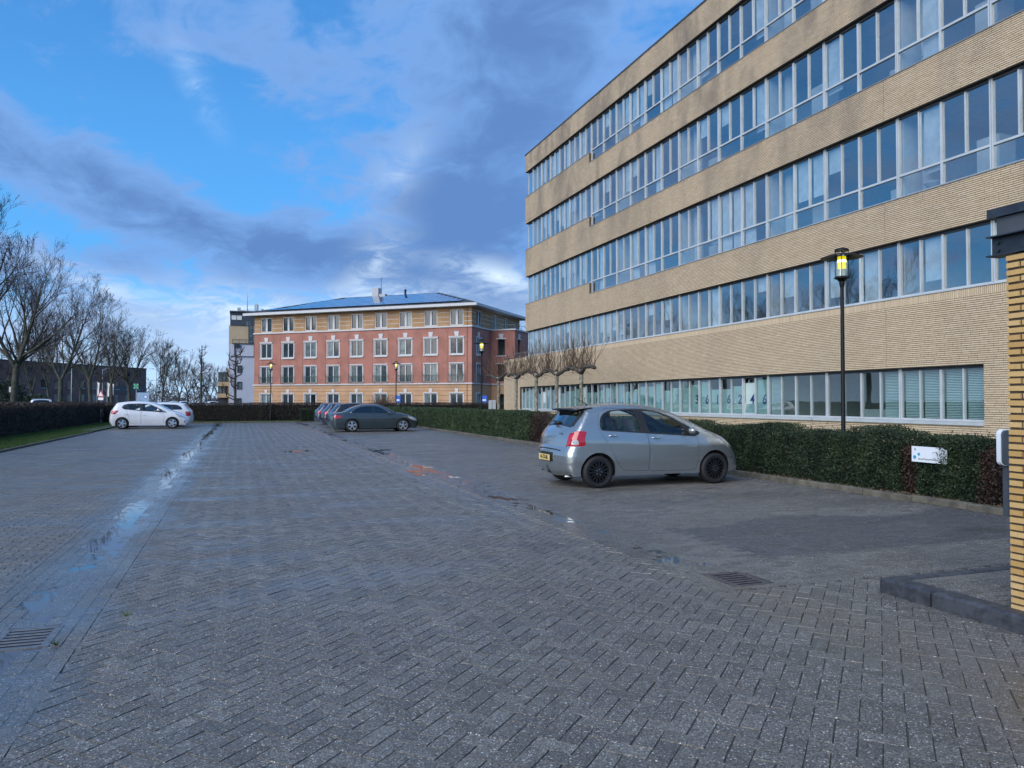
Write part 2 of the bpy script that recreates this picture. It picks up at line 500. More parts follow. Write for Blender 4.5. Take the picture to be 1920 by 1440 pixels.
class MB:
    def __init__(s):
        s.v, s.f, s.m = [], [], []

    def add(s, vs, fs, m=0):
        o = len(s.v)
        s.v.extend(vs)
        for f in fs:
            s.f.append([o + i for i in f])
            s.m.append(m)
        return s

    def box(s, x0, x1, y0, y1, z0, z1, m=0):
        return s.add([(x0, y0, z0), (x1, y0, z0), (x1, y1, z0), (x0, y1, z0), (x0, y0, z1), (x1, y0, z1), (x1, y1, z1), (x0, y1, z1)],
                     [(0, 3, 2, 1), (4, 5, 6, 7), (0, 1, 5, 4), (1, 2, 6, 5), (2, 3, 7, 6), (3, 0, 4, 7)], m)

    def bevbox(s, x0, x1, y0, y1, z0, z1, b, m=0):
        """box with chamfered upper edges"""
        V = [(x0, y0, z0), (x1, y0, z0), (x1, y1, z0), (x0, y1, z0), (x0, y0, z1 - b), (x1, y0, z1 - b), (x1, y1, z1 - b), (x0, y1, z1 - b),
             (x0 + b, y0 + b, z1), (x1 - b, y0 + b, z1), (x1 - b, y1 - b, z1), (x0 + b, y1 - b, z1)]
        F = [(0, 3, 2, 1), (0, 1, 5, 4), (1, 2, 6, 5), (2, 3, 7, 6), (3, 0, 4, 7), (4, 5, 9, 8), (5, 6, 10, 9), (6, 7, 11, 10), (7, 4, 8, 11), (8, 9, 10, 11)]
        return s.add(V, F, m)

    def quad(s, a, b, c, d_, m=0):
        return s.add([a, b, c, d_], [(0, 1, 2, 3)], m)

    def tube(s, pts, rad, n=6, m=0, cap=True):
        pts = [Vector(p) for p in pts]
        if not hasattr(rad, '__len__'):
            rad = [rad] * len(pts)
        o = len(s.v)
        up = None
        for i, p in enumerate(pts):
            t = (pts[min(i + 1, len(pts) - 1)] - pts[max(i - 1, 0)])
            t = t.normalized() if t.length > 1e-9 else Vector((0, 0, 1))
            if up is None:
                up = t.orthogonal().normalized()
            else:
                up = up - t * up.dot(t)
                up = up.normalized() if up.length > 1e-6 else t.orthogonal().normalized()
            w = t.cross(up)
            for k in range(n):
                a = 2 * math.pi * k / n
                s.v.append(tuple(p + up * (math.cos(a) * rad[i]) + w * (math.sin(a) * rad[i])))
        for i in range(len(pts) - 1):
            for k in range(n):
                k2 = (k + 1) % n
                s.f.append([o + i * n + k, o + i * n + k2, o + (i + 1) * n + k2, o + (i + 1) * n + k])
                s.m.append(m)
        if cap:
            s.f.append([o + k for k in range(n)][::-1])
            s.m.append(m)
            e = o + (len(pts) - 1) * n
            s.f.append([e + k for k in range(n)])
            s.m.append(m)
        return s

    def lathe(s, prof, n=24, c=(0, 0, 0), axis='z', m=0, close=False):
        """prof: list of (radius, height)"""
        o = len(s.v)
        for r, h in prof:
            for k in range(n):
                a = 2 * math.pi * k / n
                x, y = r * math.cos(a), r * math.sin(a)
                p = (x, y, h) if axis == 'z' else ((x, h, y) if axis == 'y' else (h, x, y))
                s.v.append((p[0] + c[0], p[1] + c[1], p[2] + c[2]))
        L = len(prof)
        for i in range(L if close else L - 1):
            j = (i + 1) % L
            for k in range(n):
                k2 = (k + 1) % n
                s.f.append([o + i * n + k, o + i * n + k2, o + j * n + k2, o + j * n + k])
                s.m.append(m)
        return s

    def disc(s, r, n, c, axis='z', m=0):
        pts = []
        for k in range(n):
            a = 2 * math.pi * k / n
            x, y = r * math.cos(a), r * math.sin(a)
            p = (x, y, 0) if axis == 'z' else ((x, 0, y) if axis == 'y' else (0, x, y))
            pts.append((p[0] + c[0], p[1] + c[1], p[2] + c[2]))
        return s.add(pts, [tuple(range(n))], m)

    def prism(s, poly, z0, z1, m=0):
        n = len(poly)
        V = [(x, y, z0) for x, y in poly] + [(x, y, z1) for x, y in poly]
        F = [tuple(range(n))[::-1], tuple(range(n, 2 * n))] + [(i, (i + 1) % n, n + (i + 1) % n, n + i) for i in range(n)]
        return s.add(V, F, m)

    def mesh(s, name, mats, smooth=False, off=(0, 0, 0)):
        me = bpy.data.meshes.new(name)
        me.from_pydata([(a - off[0], b - off[1], c - off[2]) for a, b, c in s.v], [], s.f)
        for k in mats:
            me.materials.append(MATS[k])
        if any(s.m):
            me.polygons.foreach_set('material_index', np.array(s.m, dtype=np.int32))
        if smooth:
            me.polygons.foreach_set('use_smooth', np.ones(len(s.f), dtype=bool))
        me.update()
        return me

    def build(s, name, mats, parent=None, smooth=False, world=False, auto=None):
        if isinstance(mats, str):
            mats = [mats]
        off = tuple(parent.location) if (world and parent) else (0, 0, 0)
        o = place(name, s.mesh(name, mats, smooth or auto is not None, off), parent)
        if auto is not None:
            sharp_by_angle(o.data, auto)
        return o


def sharp_by_angle(me, deg):
    bm = bmesh.new()
    bm.from_mesh(me)
    lim = R(deg)
    for e in bm.edges:
        if len(e.link_faces) == 2 and e.calc_face_angle(0) > lim:
            e.smooth = False
    bm.to_mesh(me)
    bm.free()


def text_mesh(body, size, extrude=0.002, bold=0.0, shear=0.0):
    cu = bpy.data.curves.new('lettering', 'FONT')
    cu.body = body
    cu.size = size
    cu.extrude = extrude
    cu.offset = bold
    cu.shear = shear
    cu.align_x, cu.align_y = 'CENTER', 'CENTER'
    o = bpy.data.objects.new('lettering', cu)
    COL.objects.link(o)
    dg = bpy.context.evaluated_depsgraph_get()
    me = bpy.data.meshes.new_from_object(o.evaluated_get(dg))
    bpy.data.objects.remove(o)
    return me


def brick_boxes(C, U, Vv, Nn, L, Wd, depth, inset):
    """many chamfered bricks: centres C, unit axes U (length), Vv (width), Nn (out), sizes; 5 quads each"""
    n = len(C)
    L = np.broadcast_to(np.asarray(L, float), (n,))[:, None] / 2
    Wd = np.broadcast_to(np.asarray(Wd, float), (n,))[:, None] / 2
    P = []
    for (a, b) in ((-1, -1), (1, -1), (1, 1), (-1, 1)):
        P.append(C + U * (a * L) + Vv * (b * Wd) - Nn * depth)
    for (a, b) in ((-1, -1), (1, -1), (1, 1), (-1, 1)):
        P.append(C + U * (a * (L - inset)) + Vv * (b * (Wd - inset)))
    V = np.stack(P, axis=1).reshape(-1, 3)
    f = np.array([(4, 5, 6, 7), (0, 1, 5, 4), (1, 2, 6, 5), (2, 3, 7, 6), (3, 0, 4, 7)])
    F = (f[None] + (np.arange(n) * 8)[:, None, None]).reshape(-1, 4)
    return V, F


def project(x, y, z):
    xc = x * math.cos(YAW) - y * math.sin(YAW)
    yc = x * math.sin(YAW) + y * math.cos(YAW)
    return 960 + FPX * xc / yc, 752 - FPX * (z - CAM_H) / yc, yc


# ================================================================== GROUND
def sheet(name, x0, x1, y0, y1, z, mat_, kind='structure'):
    o = MB().quad((x0, y0, z), (x1, y0, z), (x1, y1, z), (x0, y1, z)).build(name, mat_)
    return tag(o, kind=kind)


sheet('ground', -900, 900, -900, 900, -0.06, 'far_ground')
sheet('street', -60, -11.5, -60, 400, -0.045, 'asphalt')
sheet('road', -11.5, 120, 66.5, 74.0, -0.040, 'asphalt')
sheet('lawn', 11.6, 16.5, -6, 48, 0.05, 'turf')
sheet('planting_bed', 10.12, 11.6, 3.0, 60, 0.055, 'earth')
sheet('verge', -11.5, -7.05, -10, 62, 0.06, 'turf')
sheet('verge', -7.05, 40, 59.75, 66.0, 0.05, 'turf')

X_LG, X_RG = -1.40, 4.12           # centre lines of the two gutters
lot = tag(sheet('parking_lot', -7.05, 10.2, -8, 60.0, -0.0060, 'joint_sand'))

# --- pavers (each its own piece); herringbone at 45 degrees in the lane and near the camera, courses in the bays
PW = 0.1055


def herring(x0, x1, y0, y1):
    c = math.cos(R(45))
    n = int(max(abs(x0), abs(x1), abs(y0), abs(y1)) * 1.6 / PW)
    gx, gy = np.meshgrid(np.arange(-n, n), np.arange(-n, n))
    gx, gy = gx.ravel(), gy.ravel()
    dd = (gx - gy) % 4
    out = []
    for key, ox, oy, ang in ((0, 1.0, 0.5, 0.0), (3, 0.5, 1.0, 90.0)):
        k = dd == key
        lx, ly = (gx[k] + ox) * PW, (gy[k] + oy) * PW
        X, Y = (lx - ly) * c, (lx + ly) * c
        s = (X > x0) & (X < x1) & (Y > y0) & (Y < y1)
        out.append(np.stack([X[s], Y[s], np.full(s.sum(), R(45 + ang))], 1))
    return np.concatenate(out)


def courses(x0, x1, y0, y1, along):
    """running bond; along = 'x' or 'y' is the direction of the long side"""
    a0, a1, b0, b1 = (x0, x1, y0, y1) if along == 'x' else (y0, y1, x0, x1)
    nb = int(round((b1 - b0) / PW))
    pb = (b1 - b0) / nb
    rows = []
    for j in range(nb):
        off = PW if j % 2 else 0.0
        a = np.arange(a0 + off, a1, 2 * PW)
        a = a[a < a1 - 0.05]
        b = np.full(len(a), b0 + (j + 0.5) * pb)
        rows.append(np.stack([a, b], 1))
    Q = np.concatenate(rows)
    X, Y = (Q[:, 0], Q[:, 1]) if along == 'x' else (Q[:, 1], Q[:, 0])
    return np.stack([X, Y, np.full(len(X), 0.0 if along == 'x' else R(90))], 1)


lane_a = herring(X_LG + 0.34, X_RG - 0.24, 0.6, 59.8)
lane_b = herring(X_RG - 0.24, 5.25, 0.6, 5.55)
lane_c = herring(5.25, 9.9, 4.95, 5.55)
left_bay = courses(-6.95, X_LG - 0.30, 1.0, 59.8, 'x')
left_bay = left_bay[left_bay[:, 0] < X_LG - 0.335]
right_bay = courses(X_RG + 0.32, 10.08, 5.6, 59.8, 'x')
lg = courses(X_LG - 0.42, X_LG + 0.42, 1.0, 59.8, 'y')
rg = courses(X_RG - 0.32, X_RG + 0.32, 5.6, 59.8, 'y')
edge_row = courses(X_RG - 0.3, 10.0, 5.50, 5.605, 'x')
AREA = [(lane_a, 0.0, 0), (lane_b, 0.0, 0), (lane_c, 0.0, 0), (left_bay, 0.0, 0), (right_bay, 0.0, 1), (lg, 0.0, 2), (rg, 0.0, 3), (edge_row, 0.003, 0)]
PB, PZ, PM = [], [], []
for arr, z, mm in AREA:
    PB.append(arr)
    zz = np.full(len(arr), z)
    if mm >= 2:
        y_, cx_ = arr[:, 1], arr[:, 0] - (X_LG if mm == 2 else X_RG)
        und = 0.5 * np.sin(0.9 * y_ + 1.1) + 0.4 * np.sin(2.3 * y_ + 0.4 * mm) + 0.35 * np.sin(0.37 * y_ + mm) + 0.3 * np.sin(5.1 * y_)
        zz = (-0.0022 if mm == 2 else -0.0006) + 0.0016 * und + (0.075 if mm == 2 else 0.04) * cx_ ** 2 + rng.normal(0, 0.0004, len(arr)) + 0.0010 * np.sin(9 * cx_ + y_)
        zz = np.minimum(zz, 0.0006)
    PZ.append(zz)
    m_ = np.zeros(len(arr), int)
    if mm == 1:
        # the bays towards the entrance were relaid with darker stones
        m_ = ((arr[:, 1] < 8.6 + 0.25 * np.sin(arr[:, 0] * 2.0)) & (arr[:, 1] > 6.6) & (arr[:, 0] > 5.0)).astype(int)
    PM.append(m_)
PB, PZ, PM = np.concatenate(PB), np.concatenate(PZ), np.concatenate(PM)
# drop what sits under the two drain grates and the raised kerb corner
GRATES = [(-1.345, 5.98), (4.20, 5.84)]
keep = np.ones(len(PB), bool)
for gx_, gy_ in GRATES:
    keep &= ~((abs(PB[:, 0] - gx_) < 0.20) & (abs(PB[:, 1] - gy_) < 0.27))
keep &= ~((PB[:, 0] > 5.16) & (PB[:, 1] < 5.02))
PB, PZ, PM = PB[keep], PZ[keep], PM[keep]
npv = len(PB)
PZ = PZ + np.where(PM >= 0, rng.normal(0, 0.0008, npv), 0)
PB[:, 0] += rng.normal(0, 0.0012, npv)
PB[:, 1] += rng.normal(0, 0.0012, npv)
PB[:, 2] += rng.normal(0, R(0.5), npv)
tiltx, tilty = rng.normal(0, 0.006, npv), rng.normal(0, 0.006, npv)
uu, vv, dep = [], [], []
xc = PB[:, 0] * math.cos(YAW) - PB[:, 1] * math.sin(YAW)
yc = PB[:, 0] * math.sin(YAW) + PB[:, 1] * math.cos(YAW)
inview = (yc > 2.5) & (abs(960 + FPX * xc / yc - 960) < 950) & (752 + FPX * CAM_H / yc < 1436)
order = np.where(inview)[0]
order = order[np.argsort(yc[order])][:300]
single = np.zeros(npv, bool)
single[order] = True
PL, PWd = 0.2075, 0.1022
me_pv = []
for mname in ('paver', 'paver_dark'):
    V, F = brick_boxes(np.zeros((1, 3)), np.array([[1., 0, 0]]), np.array([[0, 1., 0]]), np.array([[0, 0, 1.]]), PL, PWd, 0.016, 0.0022)
    me_pv.append(npmesh('paver', V, F, [mname]))
for i in order:
    place('paver', me_pv[PM[i]], lot, (PB[i, 0], PB[i, 1], PZ[i] + 0.0), (tilty[i], tiltx[i], PB[i, 2]))
for k, mname in enumerate(('paver', 'paver_dark')):
    s = (~single) & (PM == k)
    ca, sa = np.cos(PB[s, 2]), np.sin(PB[s, 2])
    n = s.sum()
    U = np.stack([ca, sa, tiltx[s]], 1)
    Vv = np.stack([-sa, ca, tilty[s]], 1)
    Nn = np.tile(np.array([0, 0, 1.0]), (n, 1))
    V, F = brick_boxes(np.stack([PB[s, 0], PB[s, 1], PZ[s]], 1), U, Vv, Nn, PL, PWd, 0.016, 0.0022)
    # stones meeting a gutter are cut along its edge
    cxs = np.repeat(PB[s, 0], 8)
    cys = np.repeat(PB[s, 1], 8)
    mid = (cxs > X_LG + 0.42) & (cxs < X_RG - 0.32)
    V[:, 0] = np.where(mid, np.clip(V[:, 0], X_LG + 0.4195, np.where(cys > 5.6, X_RG - 0.324, 9.0)), V[:, 0])
    flat = np.abs(np.repeat(np.sin(2 * PB[s, 2]), 8)) < 0.2
    V[:, 0] = np.where(flat & (cxs < X_LG - 0.30) & (np.abs(np.repeat(np.cos(PB[s, 2]), 8)) > 0.9), np.minimum(V[:, 0], X_LG - 0.422), V[:, 0])
    V[:, 0] = np.where(flat & (cxs > X_RG + 0.31) & (cys > 5.6) & (np.abs(np.repeat(np.cos(PB[s, 2]), 8)) > 0.9), np.maximum(V[:, 0], X_RG + 0.322), V[:, 0])
    lo_ = (cxs <= X_LG + 0.42) & (cxs > X_LG + 0.33) & (np.abs(np.repeat(np.sin(2 * PB[s, 2]), 8)) > 0.9)
    V[:, 0] = np.where(lo_, np.maximum(V[:, 0], X_LG + 0.4195), V[:, 0])
    hi_ = (cxs >= X_RG - 0.32) & (cxs < X_RG - 0.2) & (np.abs(np.repeat(np.sin(2 * PB[s, 2]), 8)) > 0.9) & (np.repeat(PB[s, 1], 8) > 5.6)
    V[:, 0] = np.where(hi_, np.minimum(V[:, 0], X_RG - 0.324), V[:, 0])
    tag(place('paver_field', npmesh('paver_field', V, F, [mname]), lot), kind='stuff')

# --- kerbs of single stones
kmesh = MB().bevbox(-0.06, 0.06, -0.495, 0.495, -0.1, 0.0, 0.012).mesh('kerb_stone', ['kerb_concrete'])


def kerb(x, y0, y1, z, name='kerb'):
    k0 = tag(MB().box(x - 0.05, x + 0.05, y0, y1, -0.2, z - 0.02).build(name, 'joint_sand'), kind='structure')
    y = y0 + 0.5
    while y < y1 - 0.2:
        place('kerb_stone', kmesh, k0, (x + rng.normal(0, 0.004), y, z + rng.normal(0, 0.004)), (0, rng.normal(0, 0.01), rng.normal(0, 0.004)))
        y += 1.0
    return k0


kerb(10.08, 3.4, 59.9, 0.10)
kerb(-7.0, 8.0, 43.6, 0.07)
kerb(-7.75, 43.6, 59.9, 0.07)
ek = tag(MB().box(-7.7, 10.0, 59.75, 59.85, -0.2, 0.05).build('kerb', 'joint_sand'), kind='structure')
for i in range(18):
    place('kerb_stone', kmesh, ek, (-7.3 + i, 59.8, 0.08), (0, 0, R(90)))

# --- raised kerb corner beside the pillar: dark kerb stones and a small paved platform behind them
pk = tag(MB().box(5.17, 7.6, 1.0, 4.98, -0.1, 0.085).build('raised_pavement', 'joint_sand'), kind='structure')
for (y0, y1) in ((4.55, 5.05), (3.54, 4.54), (2.53, 3.53), (1.5, 2.52)):
    o = MB().bevbox(-0.09, 0.09, -(y1 - y0) / 2 + 0.004, (y1 - y0) / 2 - 0.004, -0.15, 0.0, 0.022).build('kerb_stone', 'kerb_dark', pk, auto=30)
    o.location = (5.12, (y0 + y1) / 2, 0.125)
for i in range(3):
    o = MB().bevbox(-0.4, 0.4, -0.05, 0.05, -0.15, 0.0, 0.012).build('kerb_stone', 'kerb_dark', pk)
    o.location = (5.62 + i * 0.81, 5.01, 0.118)
pa = courses(5.22, 7.5, 2.6, 4.95, 'x')
for i, (x, y, a) in enumerate(pa):
    if i < 260 and y > 3.6:
        place('paver', me_pv[0], pk, (x, y, 0.108 + rng.normal(0, 0.0015)), (0, 0, a))

# --- drain grates
pmat('cast_iron', (0.16, 0.165, 0.175), 0.45, metal=0.3, var=0.25, scale=20)
pmat('rust_iron', (0.10, 0.085, 0.082), 0.55, metal=0.2, var=0.4, scale=20)
pmat('void', (0.003, 0.003, 0.003), 1.0, var=0)
for (gx_, gy_), mname, lab in zip(GRATES, ('cast_iron', 'rust_iron'), ('wet iron drain grate in the gutter at the lower left', 'brownish iron drain grate in the paving before the silver car')):
    g = tag(empty('drain_grate', (gx_, gy_, 0)), lab, 'drain grate', 'gutter drains')
    fr = MB()
    fr.box(-0.185, 0.185, -0.25, -0.215, -0.02, 0.005).box(-0.185, 0.185, 0.215, 0.25, -0.02, 0.005)
    fr.box(-0.185, -0.135, -0.215, 0.215, -0.02, 0.005).box(0.135, 0.185, -0.215, 0.215, -0.02, 0.005)
    fr.build('frame', mname, g)
    MB().box(-0.135, 0.135, -0.215, 0.215, -0.005, 0.0004).build('pit', 'void', g)
    for k in range(7):
        y = -0.215 + 0.43 * k / 6
        MB().bevbox(-0.135, 0.135, max(-0.2149, y - 0.016), min(0.2149, y + 0.016), 0.0005, 0.0042, 0.0015).build('bar', mname, g)

# --- puddles: flat sheets of standing water
wm = bpy.data.materials.new('water')
wm.use_nodes = True
t = NT(wm.node_tree)
b = t.t.nodes['Principled BSDF']
b.inputs['Base Color'].default_value = (0.075, 0.075, 0.074, 1)
b.inputs['Roughness'].default_value = 0.015
b.inputs['IOR'].default_value = 1.45
b.inputs['Specular IOR Level'].default_value = 0.5
MATS['water'] = wm


def puddle(cx, cy, rx, ry, seed, n=40, jag=0.35):
    r_ = np.random.default_rng(seed)
    ph = r_.uniform(0, 6.28, 5)
    am = r_.uniform(0.3, 1.0, 5) * jag
    pts = []
    for k in range(n):
        a = 2 * math.pi * k / n
        f = 1 + sum(am[j] / (j + 1.5) * math.sin((j + 1) * a + ph[j]) for j in range(5))
        pts.append((cx + rx * f * math.cos(a), cy + ry * f * math.sin(a), 0.0022))
    return tag(MB().add(pts, [tuple(range(n))]).build('puddle', 'water'), kind='structure')


def water_strip(x0, x1, y0, y1, z, name='gutter_water'):
    return tag(MB().quad((x0, y0, z), (x1, y0, z), (x1, y1, z), (x0, y1, z)).build(name, 'water'), kind='structure')


water_strip(X_LG - 0.40, X_LG + 0.40, 3.2, 5.70, -0.0017)
water_strip(X_LG - 0.40, X_LG + 0.40, 6.26, 59.0, -0.0015)
water_strip(X_RG - 0.30, X_RG + 0.30, 6.4, 58.0, -0.0010)
for i, (px_, py_, rx, ry) in enumerate([(1.6, 25.0, 0.22, 0.5), (1.95, 25.4, 0.16, 0.3), (3.72, 17.2, 0.18, 0.35), (4.30, 18.3, 0.22, 0.3), (3.70, 16.4, 0.15, 0.25), (4.35, 24.9, 0.3, 0.4)]):
    puddle(px_, py_, rx, ry, 101 + i, jag=0.5)


# ================================================================== OFFICE BUILDING
XF, XG = 16.5, 16.66
YS, YE, YWG = 2.0, 44.2, 48.26
BAY0, BAYW = 13.18, 2.732
office = tag(empty('office_building', (XF, 24.0, 0)), 'long five-storey office block of pale yellow brick with ribbon windows', 'building')


def owall(mb, x0, x1, y0, y1, z0, z1, m=0):
    mb.box(x0, x1, y0, y1, z0, z1, m)


# (z0, z1, y0, y1) of every brick field on the long face
FIELDS = [(0.0, 1.02, YS, YWG), (1.02, 2.47, YS, 13.36), (1.02, 2.47, 45.2, YWG), (2.47, 4.10, YS, YWG),
          (5.86, 6.97, YS, YE), (6.97, 7.52, 35.03, YE), (9.22, 10.34, YS, YE), (10.34, 10.85, 35.03, YE),
          (12.50, 13.59, YS, YE), (13.59, 14.10, 35.03, YE), (15.68, 16.72, YS, YE)]
for (z0, z1, y0, y1) in FIELDS:
    dpt = 0.30
    MB().box(XF + 0.009, XF + dpt, y0, y1, z0, z1).build('wall', 'office_mortar', office, world=True)
MB().box(XF + 0.009, XF + 0.30, YS, YWG, 4.10, 4.31).build('wall', 'office_mortar', office, world=True)
BC, BL, BU = [], [], []        # centres (y,z), length, orientation
MOVE = [16.25, 27.15, 38.0]
for fi, (z0, z1, y0, y1) in enumerate(FIELDS):
    n = int(round((z1 - z0) / 0.051))
    ph = (z1 - z0) / n
    for r_ in range(n):
        zc = z0 + (r_ + 0.5) * ph
        a = y0 - rng.choice([0.0, 0.06, 0.12, 0.18]) - (0.12 if r_ % 2 else 0)
        cuts = [y0] + [c for c in MOVE if y0 < c < y1] + [y1]
        e = np.arange(a, y1 + 0.24, 0.24)
        s0, s1 = e[:-1] + 0.004, e[1:] - 0.004
        for ci in range(len(cuts) - 1):
            lo, hi = cuts[ci] + (0.006 if ci else 0), cuts[ci + 1] - (0.006 if ci < len(cuts) - 2 else 0)
            q0, q1 = np.maximum(s0, lo), np.minimum(s1, hi)
            k = (q1 - q0) > 0.008
            BC.append(np.stack([(q0[k] + q1[k]) / 2, np.full(k.sum(), zc)], 1))
            BL.append(np.stack([q1[k] - q0[k], np.full(k.sum(), ph - 0.011)], 1))
# soldier course under the first-floor windows
ys = np.arange(YS, YWG, 0.0505)
BC.append(np.stack([ys + 0.025, np.full(len(ys), 4.205)], 1))
BL.append(np.stack([np.full(len(ys), 0.0405), np.full(len(ys), 0.205)], 1))
BC, BL = np.concatenate(BC), np.concatenate(BL)
nb = len(BC)
bx = XF + rng.normal(0, 0.0012, nb)
xc = bx * math.cos(YAW) - BC[:, 0] * math.sin(YAW)
yc = bx * math.sin(YAW) + BC[:, 0] * math.cos(YAW)
su = 960 + FPX * xc / yc
svv = 752 - FPX * (BC[:, 1] - CAM_H) / yc
full = (abs(BL[:, 0] - 0.232) < 0.002)
cand = np.where(full & (su < 1880) & (svv > 5) & (svv < 815))[0]
cand = cand[np.argsort(yc[cand])][:300]
sg = np.zeros(nb, bool)
sg[cand] = True
V, F = brick_boxes(np.zeros((1, 3)), np.array([[0, 1., 0]]), np.array([[0, 0, 1.]]), np.array([[-1., 0, 0]]), 0.232, 0.040, 0.012, 0.003)
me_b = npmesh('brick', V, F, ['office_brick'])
for i in cand:
    place('brick', me_b, office, (bx[i] - XF, BC[i, 0] - 24.0, BC[i, 1]))
r_ = ~sg
nn = r_.sum()
V, F = brick_boxes(np.stack([bx[r_] - XF, BC[r_, 0] - 24.0, BC[r_, 1]], 1), np.tile([0, 1., 0], (nn, 1)), np.tile([0, 0, 1.], (nn, 1)), np.tile([-1., 0, 0], (nn, 1)), BL[r_, 0], BL[r_, 1], 0.012, 0.003)
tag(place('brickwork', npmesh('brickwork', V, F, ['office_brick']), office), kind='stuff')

# copings, sills, roof, ends
MB().box(XF - 0.03, XF + 0.34, YS, YE + 0.03, 16.72, 16.79).build('roof_trim', 'alu_dark', office, world=True)
MB().box(XF - 0.02, XF + 0.30, YE + 0.002, YWG + 0.02, 4.312, 4.36).build('terrace_coping', 'alu_dark', office, world=True)
for (z, y0, y1) in ((6.97, YS, 35.03), (7.52, 35.03, YE), (10.34, YS, 35.03), (10.85, 35.03, YE), (13.59, YS, 35.03), (14.10, 35.03, YE), (4.312, YS, YE)):
    MB().box(XF - 0.022, XG + 0.02, y0, y1 - 0.002, z, z + 0.028).build('window_sill', 'mid_grey' if z > 5 else 'alu', office, world=True)
MB().box(XF - 0.045, XG + 0.02, 13.36, 45.2, 1.005, 1.085).build('window_sill', 'alu', office, world=True)
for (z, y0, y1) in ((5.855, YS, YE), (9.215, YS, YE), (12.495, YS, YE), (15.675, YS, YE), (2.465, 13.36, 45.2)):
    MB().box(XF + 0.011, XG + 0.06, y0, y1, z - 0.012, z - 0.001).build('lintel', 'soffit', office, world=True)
for (z0, z1) in ((0, 4.31), (5.86, 7.52), (9.22, 10.85), (12.5, 14.1), (15.68, 16.72)):
    y1 = YWG if z0 == 0 else YE
    MB().box(XF + 0.31, 28.0, y1 - 0.25, y1, z0, z1).build('end_wall', 'office_brick', office, world=True)
MB().box(28.0, 28.25, YS, YWG, 0, 16.72).build('rear_wall', 'office_brick', office, world=True)
MB().box(XF + 0.31, 28.0, YS, YS + 0.25, 0, 16.72).build('end_wall', 'office_brick', office, world=True)
for (z0, z1, y1) in ((-0.02, 0.15, YWG), (2.62, 3.45, YWG), (5.95, 6.30, YE), (9.28, 9.68, YE), (12.56, 12.95, YE), (15.75, 16.5, YE)):
    MB().box(XG + 0.10, 27.9, YS + 0.3, y1 - 0.3, z0, z1).build('floor_slab', 'room_white', office, world=True)
MB().box(XG + 0.11, 27.9, YE, YWG - 0.3, 4.0, 4.2).build('terrace_roof', 'mid_grey', office, world=True)
for (z0, z1) in ((0.15, 2.62), (3.45, 5.95), (6.30, 9.28), (9.68, 12.56), (12.95, 15.75)):
    MB().box(22.4, 22.5, YS + 0.3, YE - 0.4, z0, z1).build('inner_wall', 'room_white', office, world=True)
    pw_ = MB()
    for k in range(-3, 12, 2):
        y = BAY0 + k * BAYW
        if k == 1 and z0 < 1:
            continue
        pw_.box(XG + 0.12, 22.39, y - 0.06, y + 0.06, z0, z1)
    pw_.build('partition_wall', 'room_white', office, world=True)
    for k in range(-3, 11):
        y = BAY0 + (k + 0.5) * BAYW
        if (z0 > 12 and k < 6) or (k * 7 + int(z0)) % 4 == 0:
            MB().box(18.1, 18.22, y - 0.75, y + 0.75, z1 - 0.09, z1 - 0.03).build('ceiling_light', 'tube_light' if z0 > 12 and k < 3 else 'room_white', office, world=True)
# round columns and cupboards seen through the upper panes
col_me = MB().lathe([(0.2, 0), (0.2, 2.98)], 20).mesh('column', ['room_white'], True)
for z0 in (6.30, 9.68, 12.95):
    for k in (1, 3, 5):
        place('column', col_me, office, (17.25 - XF, BAY0 + (k - 0.18) * BAYW - 24.0, z0))
    for k, dy, h_ in ((0, 0.55, 1.75), (0, 2.0, 0.9), (1, 0.5, 1.2), (2, 0.9, 1.9), (4, 1.2, 1.3), (-1, 0.8, 1.0)):
        y = BAY0 + k * BAYW + dy
        MB().box(17.2, 17.75, y - 0.3, y + 0.3, z0, z0 + h_).build('cupboard', 'cabinet', office, world=True)
    # a desk lamp bowl on the sill cupboard
    k0 = MB().lathe([(0.05, 0), (0.06, 0.18), (0.26, 0.34), (0.27, 0.37), (0.24, 0.37)], 16, (17.05, BAY0 + 1.95, z0 + 0.62)).build('planter_bowl', 'light_grey', office, True, True)


